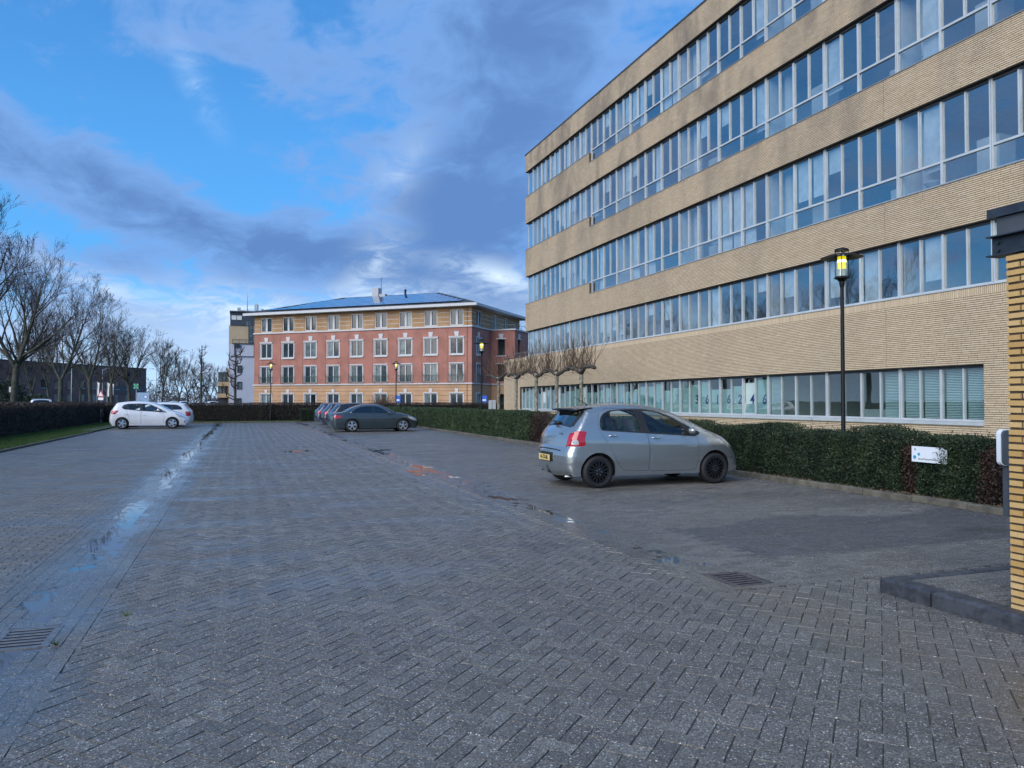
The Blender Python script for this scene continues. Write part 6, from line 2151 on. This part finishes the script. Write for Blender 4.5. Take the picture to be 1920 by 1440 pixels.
def lot_lamp():
    o = empty('lot_lamp')
    MB().lathe([(0.075, 0), (0.075, 0.8), (0.055, 0.86), (0.042, 1.0), (0.035, 3.86)], 16).build('post', 'black_paint', o, True)
    MB().lathe([(0.036, 3.80), (0.05, 3.86), (0.055, 3.92), (0.10, 3.965), (0.150, 3.985), (0.150, 4.0), (0.115, 4.025), (0.0, 4.025)], 20).build('collar', 'black_paint', o, auto=35)
    MB().lathe([(0.082, 4.03), (0.082, 4.17)], 18).disc(0.082, 18, (0, 0, 4.17)).build('opal_tube', 'lamp_opal', o, True)
    MB().lathe([(0.080, 4.175), (0.080, 4.42)], 18).build('glow_tube', 'lamp_glow', o, True)
    MB().lathe([(0.081, 4.30), (0.084, 4.31), (0.084, 4.345), (0.081, 4.355)], 18).build('bulb_ring', 'lamp_bulb', o, True)
    MB().lathe([(0.108, 4.03), (0.108, 4.50)], 20).build('glass_cylinder', 'lamp_glass', o, True)
    rods = MB()
    for k in range(4):
        a = math.pi / 4 + k * math.pi / 2
        rods.tube([(0.122 * math.cos(a), 0.122 * math.sin(a), 4.0), (0.122 * math.cos(a), 0.122 * math.sin(a), 4.53)], 0.008, 6)
    rods.build('guard_rods', 'black_paint', o)
    MB().lathe([(0.112, 4.475), (0.25, 4.455), (0.39, 4.405), (0.40, 4.40), (0.39, 4.398), (0.25, 4.435), (0.112, 4.455)], 36, close=True).build('shade_disc', 'black_paint', o, True)
    MB().lathe([(0.135, 4.53), (0.135, 4.56), (0.10, 4.585), (0, 4.59)], 20).lathe([(0, 4.53), (0.135, 4.53)], 20).build('cap', 'black_paint', o, auto=35)
    return o


l0 = lot_lamp()
for i, (x, y, lab) in enumerate([(11.3, 12.22, 'lit black lamp post standing before the office windows'), (11.3, 36.5, 'lit black lamp post beside the red building corner'), (11.3, 58.7, 'lit lamp post between the dark cars and the hedge'), (2.19, 61.0, 'lit lamp post at the far hedge, left of the red facade middle')]):
    o = l0 if i == 0 else copy_tree(l0)
    o.location = (x, y, 0.05 if i < 3 else -0.02)
    tag(o, lab, 'lamp post', 'black parking lot lamps')

# ================================================================== PILLAR WITH STEEL BEAM
pil = tag(empty('brick_pillar', (5.17, 3.55, 0)), 'yellow brick pillar carrying a black steel beam at the right edge', 'pillar')
MB().box(0.010, 0.44, 0.010, 0.44, 0.0, 2.635).build('mortar_core', 'pillar_mortar', pil)
PBm = {}
nc = 51
ph = 2.635 / nc
for r_ in range(nc):
    z = (r_ + 0.5) * ph
    rows = [(0.0, 0.100), (0.110, 0.340), (0.350, 0.45)] if r_ % 2 else [(0.0, 0.22), (0.23, 0.45)]
    for a, b_ in rows:
        L_ = round(b_ - a, 3)
        if L_ not in PBm:
            V, F = brick_boxes(np.zeros((1, 3)), np.array([[1., 0, 0]]), np.array([[0, 0, 1.]]), np.array([[0, -1., 0]]), L_, ph - 0.011, 0.03, 0.003)
            PBm[L_] = npmesh('brick', V, F, ['pillar_brick'])
        dz = rng.normal(0, 0.0008)
        place('brick', PBm[L_], pil, (rng.normal(0, 0.0012), (a + b_) / 2, z + dz), (0, rng.normal(0, 0.004), R(-90)))
        place('brick', PBm[L_], pil, ((a + b_) / 2, rng.normal(0, 0.0012), z + dz), (0, rng.normal(0, 0.004), 0))
bmz = MB()
X0, Y0, Y1 = 0.06, -3.0, 0.60
bmz.box(X0 - 0.067, X0 + 0.067, Y0, Y1, 2.645, 2.654).box(X0 - 0.067, X0 + 0.067, Y0, Y1, 2.785, 2.794).box(X0 - 0.004, X0 + 0.004, Y0, Y1, 2.654, 2.785)
sb = bmz.build('steel_beam', 'black_steel', pil)
for z in (2.69, 2.745):
    b0 = MB().lathe([(0, -0.018), (0.012, -0.018), (0.012, 0.0)], 6, axis='x').build('bolt', 'black_steel', sb)
    b0.location = (X0 - 0.005, Y1 - 0.055, z)
MB().box(X0 - 0.03, 0.9, Y0, Y1 - 0.06, 2.794, 2.925).build('fascia_panel', 'alu_dark', pil)
MB().box(X0 - 0.06, 0.95, Y0, Y1 - 0.005, 2.927, 2.99).build('roof_edge', 'black_steel', pil)

# ================================================================== SIGN IN THE HEDGE, CHARGING POST
pmat('sign_white', (0.70, 0.74, 0.78), 0.4, var=0.03)
pmat('sign_cyan', (0.03, 0.28, 0.48), 0.5, var=0)
sg_ = tag(empty('sign_board', (10.325, 9.33, 0.05)), 'small white notice board with blue dots half grown into the hedge', 'sign')
MB().box(-0.006, 0.006, -0.33, 0.33, 0.56, 0.81).build('board', 'sign_white', sg_)
for y in (-0.22, 0.10):
    MB().tube([(0.16, y, 0.0), (0.16, y, 0.60), (0.012, y, 0.68)], 0.014, 6).build('stake', 'black_paint', sg_)
for (y, z, r_, m_) in ((0.27, 0.635, 0.03, 'sign_cyan'), (0.19, 0.685, 0.024, 'sign_cyan'), (0.26, 0.76, 0.02, 'light_grey')):
    o = MB().lathe([(0, -0.002), (r_, -0.002), (r_, 0.002)], 16, axis='x').build('logo_dot', m_, sg_)
    o.location = (-0.0075, y, z)
me = text_mesh('Boost*Connect*Services', 0.038, 0.0008, 0.0004)
me.materials.clear()
me.materials.append(MATS['letter_grey'])
place('lettering', me, sg_, (-0.0075, 0.01, 0.61), (R(90), 0, R(-90)))
P = np.stack([10.29 + rng.normal(0, 0.025, 420), 9.02 + rng.normal(0, 0.07, 420), rng.uniform(0.45, 0.98, 420)], 1)
V, F = leaf_quads(P - np.array([10.325, 9.33, 0.05]), 0.05, 0.016)
tag(place('foliage', npmesh('foliage', V, F, ['yew_leaf']), sg_), kind='stuff')

pmat('charger_grey', (0.055, 0.065, 0.075), 0.5, var=0.1)
ch = tag(empty('charging_post', (10.03, 7.78, 0.0), R(80)), 'white and dark grey car charging box on a post beside the pillar', 'charger')


def rounded_slab(x0, x1, hw, z0, z1, r_, n=6):
    pts = []
    for (cy, cz, a0) in ((hw - r_, z1 - r_, 0), (-hw + r_, z1 - r_, 90), (-hw + r_, z0 + r_, 180), (hw - r_, z0 + r_, 270)):
        for k_ in range(n + 1):
            a = R(a0 + 90 * k_ / n)
            pts.append((cy + r_ * math.cos(a), cz + r_ * math.sin(a)))
    m_ = MB()
    N = len(pts)
    m_.add([(x0, y, z) for y, z in pts] + [(x1, y, z) for y, z in pts], [tuple(range(N))[::-1], tuple(range(N, 2 * N))] + [(i, (i + 1) % N, N + (i + 1) % N, N + i) for i in range(N)])
    return m_


MB().box(-0.04, 0.04, -0.04, 0.04, 0, 0.70).build('post', 'charger_grey', ch)
rounded_slab(-0.055, 0.02, 0.15, 0.70, 1.20, 0.07).build('case', 'sign_white', ch, auto=30)
rounded_slab(-0.095, -0.056, 0.142, 0.71, 1.19, 0.066).build('front_cover', 'charger_grey', ch, auto=30)
rounded_slab(-0.097, -0.0955, 0.02, 0.92, 0.96, 0.008).build('display', 'sign_white', ch)

# ================================================================== PARKING SIGNS, CYCLES AND BOX BEYOND THE HEDGE
pmat('sign_blue', (0.02, 0.12, 0.55), 0.5, var=0.03)
for (u, zc, lab) in ((746, 66, 'small blue sign by the middle of the beige ground floor'), (908, 66, 'small blue sign at the corner of the red building')):
    x, y = spot(u, zc)
    o = tag(empty('blue_sign', (x, y, 0), R(-20)), lab, 'sign', 'blue signs before the red building')
    MB().tube([(0, 0, 0), (0, 0, 2.05)], 0.03, 6).build('post', 'light_grey', o)
    MB().box(-0.23, 0.23, -0.045, -0.03, 1.45, 2.05).build('panel', 'sign_blue', o)
    MB().box(-0.15, 0.15, -0.048, -0.0455, 1.6, 1.75).build('white_panel', 'sign_white', o)
x, y = spot(923, 56)
o = tag(empty('utility_cabinet', (x, y, 0), R(-20)), 'grey utility cabinet beyond the hedge near the low wing', 'cabinet')
MB().bevbox(-0.26, 0.26, -0.2, 0.2, 0, 1.65, 0.03).build('body', 'light_grey', o)
MB().box(-0.02, 0.02, -0.205, -0.2005, 0.1, 1.6).build('door_joint', 'groove', o)


def bicycle(loc, rz, lab):
    o = tag(empty('bicycle', loc, rz), lab, 'bicycle', 'bicycles by the low wing')
    for x in (-0.52, 0.52):
        MB().lathe([(0.33, -0.012), (0.345, 0), (0.33, 0.012), (0.318, 0)], 22, (x, 0, 0.34), 'y', close=True).build('wheel', 'rubber', o, True)
    f_ = MB()
    f_.tube([(-0.52, 0, 0.34), (-0.15, 0, 0.32), (-0.25, 0, 0.85)], 0.018, 6).tube([(-0.15, 0, 0.32), (0.38, 0, 0.80), (-0.22, 0, 0.72)], 0.018, 6).tube([(-0.52, 0, 0.34), (-0.22, 0, 0.75)], 0.014, 6).tube([(0.52, 0, 0.34), (0.38, 0, 0.80), (0.35, 0, 1.0)], 0.018, 6)
    f_.build('frame', 'light_grey', o)
    MB().tube([(0.22, -0.28, 1.02), (0.35, -0.12, 1.03), (0.35, 0.12, 1.03), (0.22, 0.28, 1.02)], 0.015, 6).build('handlebar', 'mid_grey', o)
    MB().bevbox(-0.38, -0.13, -0.07, 0.07, 0.86, 0.92, 0.02).build('saddle', 'black_paint', o)
    MB().lathe([(0.0, 0), (0.05, 0.02), (0.06, 0.06)], 10, (0.44, 0, 0.88), 'x').build('head_lamp', 'white_paint', o)
    return o


for u, rz_, lab in ((897, 0.3, 'light bicycle left of the grey cabinet'), (910, 0.5, 'bicycle directly beside the grey cabinet'), (931, 0.2, 'bicycle right of the grey cabinet')):
    x, y = spot(u, 50)
    bicycle((x, y, 0.0), rz_, lab)

# ================================================================== TOWER AND BALCONY BLOCK BEHIND
pmat('tower_beige', (0.42, 0.32, 0.20), 0.85, var=0.08, scale=0.6)
pmat('tower_white', (0.46, 0.48, 0.54), 0.8, var=0.05, scale=0.6)
pmat('tower_dark', (0.045, 0.052, 0.065), 0.4, var=0.2)
ZT, KT = 132.0, 132.0 / FPX
tx, ty = spot(430, ZT)
tw = tag(empty('tower_building', (tx, ty, 0), R(0)), 'tall slim tower with beige top and white lower wall behind the red building', 'building')


def tX(u):
    return (u - 430) * KT


def tZ(v):
    return CAM_H + (752 - v) * KT


MB().box(tX(428.5), tX(463), 0, 10, 0, tZ(610)).build('beige_wall', 'tower_beige', tw)
MB().box(tX(430.5), tX(500), -0.1, 10, tZ(610) + 0.01, tZ(585)).build('dark_storey', 'tower_dark', tw)
MB().box(tX(429.5), tX(500), -0.5, 10.2, tZ(585) + 0.01, tZ(582.5)).build('roof_slab', 'alu_dark', tw)
MB().box(tX(463) + 0.01, tX(500), -0.05, 9, 0, tZ(610)).build('stair_glazing', 'tower_dark', tw)
for j in range(7):
    for i in range(2):
        o = MB().box(tX(465 + i * 6), tX(470 + i * 6), -0.09, -0.055, tZ(641 - j * 5), tZ(637.2 - j * 5)).build('pane', 'curtained_pane', tw)
for i in range(2):
    MB().box(tX(433 + i * 9.5), tX(441.5 + i * 9.5), -0.16, -0.11, tZ(599), tZ(591)).build('window', 'room_white', tw)
for i in range(3):
    MB().box(tX(453 + i * 5), tX(457 + i * 5), -0.16, -0.11, tZ(609), tZ(601.5)).build('window', 'curtained_pane', tw)
wb = MB()
wall_grid(wb, tX(430.5), tX(500), 0, tZ(646), [(tX(443.5), tX(452.5), tZ(699.5), tZ(685.5)), (tX(443.5), tX(452.5), tZ(730.5), tZ(716)), (tX(443), tX(451.5), tZ(758), tZ(746.5))], y=-1.6, depth=0.3)
wb.quad((tX(430.5), -1.6, 0), (tX(430.5), -1.6, tZ(646)), (tX(430.5), 0, tZ(646)), (tX(430.5), 0, 0))
wb.quad((tX(430.5), -1.6, tZ(646)), (tX(500), -1.6, tZ(646)), (tX(500), 0, tZ(646)), (tX(430.5), 0, tZ(646)))
wb.build('white_wall', 'tower_white', tw)
for (a, b_, c_, d_) in ((443.5, 452.5, 699.5, 685.5), (443.5, 452.5, 730.5, 716), (443, 451.5, 758, 746.5)):
    w_ = MB().box(tX(a), tX(b_), -1.66, -1.45, tZ(d_) - 0.14, tZ(d_)).box(tX(a), tX(b_), -1.66, -1.45, tZ(c_), tZ(c_) + 0.14).box(tX(a), tX(a) + 0.14, -1.66, -1.45, tZ(c_) + 0.14, tZ(d_) - 0.14).box(tX(b_) - 0.14, tX(b_), -1.66, -1.45, tZ(c_) + 0.14, tZ(d_) - 0.14).build('window', 'tower_dark', tw)
    MB().box(tX(a) + 0.14, tX(b_) - 0.14, -1.50, -1.46, tZ(c_) + 0.14, tZ(d_) - 0.14).build('pane', 'curtained_pane', w_)
MB().box(tX(434.5), tX(500), -1.75, -0.02, tZ(646) + 0.01, tZ(644)).build('terrace_slab', 'tower_dark', tw)
ra_ = MB()
for u_ in (436, 447, 459.5):
    ra_.tube([(tX(u_), -1.65, tZ(644)), (tX(u_ - 1), -1.65, tZ(637.5))], 0.04, 5)
ra_.tube([(tX(435), -1.65, tZ(637.5)), (tX(462), -1.65, tZ(637.5))], 0.05, 5).tube([(tX(435.5), -1.65, tZ(640)), (tX(462), -1.65, tZ(640))], 0.03, 5)
ra_.build('terrace_rail', 'tower_dark', tw)
fr_ = MB()
fr_.box(tX(438), tX(440), -1.75, -1.62, tZ(669), tZ(646.5)).box(tX(472.5), tX(474), -1.75, -1.62, tZ(669), tZ(646.5)).box(tX(432), tX(476), -1.76, -1.62, tZ(669.5), tZ(668.3))
fr_.build('steel_frame', 'tower_dark', tw)
MB().box(tX(439), tX(448), -1.9, -1.62, tZ(652.5), tZ(646.5)).build('awning_box', 'black_steel', tw)
rp = MB()
rp.box(tX(449), tX(486), 3, 6, tZ(582), tZ(577)).box(tX(443), tX(449), 2, 3.5, tZ(584), tZ(573)).box(tX(486.5), tX(491), 2, 3, tZ(582), tZ(574))
rp.build('rooftop_units', 'light_grey', tw)
an = MB()
an.tube([(tX(461), 3, tZ(580)), (tX(461), 3, tZ(544))], [0.12, 0.04], 6).tube([(tX(478.5), 3, tZ(580)), (tX(478.5), 3, tZ(563))], 0.10, 6)
for du in (-2.6, 0.6, 2.6):
    an.box(tX(478 + du) - 0.1, tX(478 + du) + 0.1, 2.7, 2.9, tZ(577), tZ(565))
an.build('antennas', 'light_grey', tw)

bx_, by_ = spot(408, 140)
bb = tag(empty('balcony_block', (bx_, by_, 0)), 'low dark brick block with cream balconies left of the tower', 'building')
K2 = 140 / FPX


def bX(u):
    return (u - 408) * K2


def bZ(v):
    return CAM_H + (752 - v) * K2


MB().box(bX(409), bX(432), 0, 8, 0, bZ(697.5)).build('wall', 'tower_dark', bb)
for v0, v1 in ((724, 716.5), (745.5, 738)):
    MB().box(bX(408), bX(431), -1.2, 0.2, bZ(v0), bZ(v1)).build('balcony', 'tower_beige', bb)
for v0, v1 in ((716, 702), (737.5, 725)):
    for i in range(3):
        MB().box(bX(411 + i * 7), bX(414.5 + i * 7), -0.06, 0.02, bZ(v0), bZ(v1)).build('window', 'curtained_pane', bb)
MB().box(bX(422), bX(432), 1, 6, bZ(697.5), bZ(690)).build('roof_room', 'light_grey', bb)

# ================================================================== BROWN BRICK BUILDING BEHIND THE STREET TREES
pmat('brown_brick', (0.20, 0.115, 0.095), 0.9, var=0.25, scale=0.5)
pa_, pb_ = spot(-60, 138), spot(274, 186)
L_ = math.dist(pa_, pb_)
ang = math.atan2(pb_[1] - pa_[1], pb_[0] - pa_[0])
br = tag(empty('brick_building', (*pa_, 0), ang), 'long dark brown brick building behind the bare street trees', 'building')
hol, hw_ = [], []
for i in range(13):
    x = 3.0 + i * (L_ - 6) / 12
    for zi, (z0, z1) in enumerate(((0.9, 3.0), (4.3, 5.9), (7.4, 8.7))):
        hol.append((x - 0.75, x + 0.75, z0, z1))
mb = MB()
wall_grid(mb, 0, L_, 0, 9.3, hol, depth=0.2)
mb.quad((L_, 0, 0), (L_, 18, 0), (L_, 18, 9.3), (L_, 0, 9.3)).quad((0, 0, 9.3), (L_, 0, 9.3), (L_, 18, 9.3), (0, 18, 9.3))
mb.build('wall', 'brown_brick', br)
MB().box(-0.1, L_ + 0.1, -0.12, 18.1, 9.301, 9.5).build('roof_edge', 'alu_dark', br)
wm_ = MB().box(-0.75, 0.75, 0.10, 0.16, 0, 1).mesh('window', ['curtained_pane'])
wm2 = MB().box(-0.75, 0.75, 0.10, 0.16, 0, 1).mesh('window', ['dark_pane'])
ws_ = MB().box(-0.85, 0.85, -0.08, 0.1, -0.1, 0.0).mesh('sill', ['stone_white'])
for i, (a, b_, c_, d_) in enumerate(hol):
    o = place('window', wm_ if (i * 5) % 3 == 0 else wm2, br, ((a + b_) / 2, 0, c_), scale=(1, 1, d_ - c_))
    if i % 3 == 1:
        place('window_sill', ws_, br, ((a + b_) / 2, 0, c_))
MB().box(L_ - 14, L_ - 0.2, -0.06, -0.01, 3.3, 5.0).build('shop_band', 'tower_dark', br)

# ================================================================== STREET FURNITURE BEYOND THE HEDGE
for i, (u, zc, h_, arms, lab) in enumerate([(134, 128, 8.0, (-1, 1), 'grey street light with two arms before the brown building'), (192, 156, 8.0, (1,), 'grey street light with one arm left of the flags'), (267, 215, 8.0, (1,), 'thin street light near the green cross'),
                                           (280, 240, 8.0, (1,), 'left one of the paired far street lights'), (283.5, 240, 8.0, (1,), 'right one of the paired far street lights'), (293, 160, 8.2, (-1,), 'tall grey street light at the brown corner')]):
    x, y = spot(u, zc)
    o = tag(empty('street_light', (x, y, 0), R(-20)), lab, 'street light', 'grey street lights')
    MB().tube([(0, 0, 0), (0, 0, h_)], [0.10, 0.055], 8).build('post', 'light_grey', o, True)
    for s in arms:
        MB().tube([(0, 0, h_ - 0.05), (s * 0.9, 0, h_ + 0.08)], 0.04, 6).build('arm', 'light_grey', o)
        MB().bevbox(min(s * 0.6, s * 1.5), max(s * 0.6, s * 1.5), -0.14, 0.14, h_ + 0.09, h_ + 0.2, 0.04).build('lantern', 'light_grey', o)
for u, zc, h_, lab in ((182, 118, 4.6, 'pole with a hanging white flag left of the warning sign'), (201, 122, 4.6, 'middle pole with a furled white flag'), (209, 126, 4.6, 'right pole with a furled white flag')):
    x, y = spot(u, zc)
    o = tag(empty('flagpole', (x, y, 0), R(-20)), lab, 'flagpole', 'white flags by the street')
    MB().tube([(0, 0, 0), (0, 0, h_)], 0.035, 6).build('pole', 'light_grey', o)
    V, F_ = [], []
    for i in range(9):
        for j in range(5):
            t_, s_ = i / 8, j / 4
            V.append((0.04 + s_ * (0.35 - 0.12 * t_) + 0.03 * math.sin(6 * t_ + s_ * 3), 0.06 * math.sin(s_ * 9 + t_ * 3), h_ - 0.1 - t_ * 2.1 - 0.15 * s_))
    F_ = [(i * 5 + j, i * 5 + j + 1, (i + 1) * 5 + j + 1, (i + 1) * 5 + j) for i in range(8) for j in range(4)]
    MB().add(V, F_).build('flag', 'white_paint', o, True)
pmat('sign_red', (0.45, 0.02, 0.02), 0.5, var=0.03)
x, y = spot(189, 92)
o = tag(empty('warning_sign', (x, y, 0), R(-22)), 'red-edged triangular warning sign with a white plate below', 'sign')
MB().tube([(0, 0.03, 0), (0, 0.03, 2.9)], 0.03, 6).build('post', 'light_grey', o)
MB().add([(-0.45, 0, 2.1), (0.45, 0, 2.1), (0, 0, 2.88), (-0.45, 0.02, 2.1), (0.45, 0.02, 2.1), (0, 0.02, 2.88)], [(0, 1, 2), (3, 5, 4), (0, 3, 4, 1), (1, 4, 5, 2), (2, 5, 3, 0)]).build('panel', 'sign_red', o)
MB().add([(-0.29, -0.004, 2.19), (0.29, -0.004, 2.19), (0, -0.004, 2.70)], [(0, 1, 2)]).build('face', 'white_paint', o)
MB().box(-0.32, 0.32, 0, 0.02, 1.72, 2.02).build('plate', 'white_paint', o)
x, y = spot(22, 60)
o = tag(empty('street_sign', (x, y, 0), R(-30)), 'pale rectangular traffic plate on a post at the far left', 'sign')
MB().tube([(0, 0.03, 0), (0, 0.03, 2.7)], 0.03, 6).build('post', 'light_grey', o)
MB().box(-0.25, 0.25, 0, 0.02, 2.28, 2.70).build('plate', 'light_grey', o)
pmat('cross_green', (0.02, 0.30, 0.16), 0.5, var=0.0, emit=(0.05, 0.9, 0.5), estr=0.10)
x, y = spot(255, 116)
o = tag(empty('pharmacy_cross', (x, y, 0), R(-25)), 'green lit cross display in a dark frame on a post', 'sign')
MB().tube([(0, 0.1, 0), (0, 0.1, 3.3)], 0.06, 6).build('post', 'light_grey', o)
MB().box(-0.42, 0.42, 0, 0.14, 3.4, 4.24).build('housing', 'black_steel', o)
for (a, b_, c_, d_) in ((-0.36, -0.12, 3.46, 3.70), (0.12, 0.36, 3.46, 3.70), (-0.36, -0.12, 3.94, 4.18), (0.12, 0.36, 3.94, 4.18), (-0.11, 0.11, 3.71, 3.93)):
    MB().box(a, b_, -0.02, -0.001, c_, d_).build('light_panel', 'cross_green', o)
pmat('board_blue', (0.22, 0.34, 0.48), 0.5, var=0.1, scale=2)
x, y = spot(267, 128)
o = tag(empty('billboard', (x, y, 0), R(-22)), 'pale blue advertising board with a round emblem', 'sign')
MB().box(-1.1, 1.1, 0, 0.08, 1.5, 3.0).build('panel', 'board_blue', o)
for s in (-0.9, 0.9):
    MB().tube([(s, 0.1, 0), (s, 0.1, 2.9)], 0.05, 6).build('post', 'light_grey', o)
e_ = MB().lathe([(0.0, 0), (0.30, 0)], 18, axis='y').build('emblem', 'sign_blue', o)
e_.location = (0.55, -0.012, 2.3)
e_ = MB().lathe([(0.0, 0), (0.22, 0)], 18, axis='y').build('emblem_centre', 'white_paint', o)
e_.location = (0.55, -0.016, 2.3)
x, y = spot(241, 110)
o = tag(empty('mast', (x, y, 0)), 'slim white mast left of the green cross', 'mast')
MB().tube([(0, 0, 0), (0, 0, 4.0)], [0.06, 0.05], 8).build('pole', 'white_paint', o, True)
MB().lathe([(0.05, 4.0), (0.08, 4.02), (0.0, 4.08)], 8).build('cap', 'light_grey', o)
# van roof and far cars on the street
x, y = spot(79, 70)
VAN = dict(SUV)
v = make_car('delivery_van', 'white van with a roof rack seen over the left hedge', VAN, (x, y), R(100), 'paint_white', 'five', 'alloy', detail=False, glass='car_glass_dark', group='vehicles on the street')
v['root'].scale = (1.05, 1.05, 1.17)
tag(v['root'], None, 'van')
rk = MB()
for xx in (-0.9, 0.0, 0.8):
    rk.box(xx - 0.05, xx + 0.05, -0.75, 0.75, 1.54, 1.58)
rk.box(-1.0, 0.9, -0.72, -0.66, 1.5, 1.54).box(-1.0, 0.9, 0.66, 0.72, 1.5, 1.54)
rk.build('roof_rack', 'alu_dark', v['root'])
for u, zc, rz_, lab in ((331, 205, 0.2, 'tiny pale car far down the street, left'), (349, 215, 0.1, 'tiny pale car far down the street, right'), (403, 170, 0.4, 'small pale car before the balcony block')):
    c = copy_tree(mpv['root'])
    c.location = (*spot(u, zc), 0)
    c.rotation_euler = (0, 0, rz_)
    c['label'] = lab
    c['group'] = 'vehicles on the street'
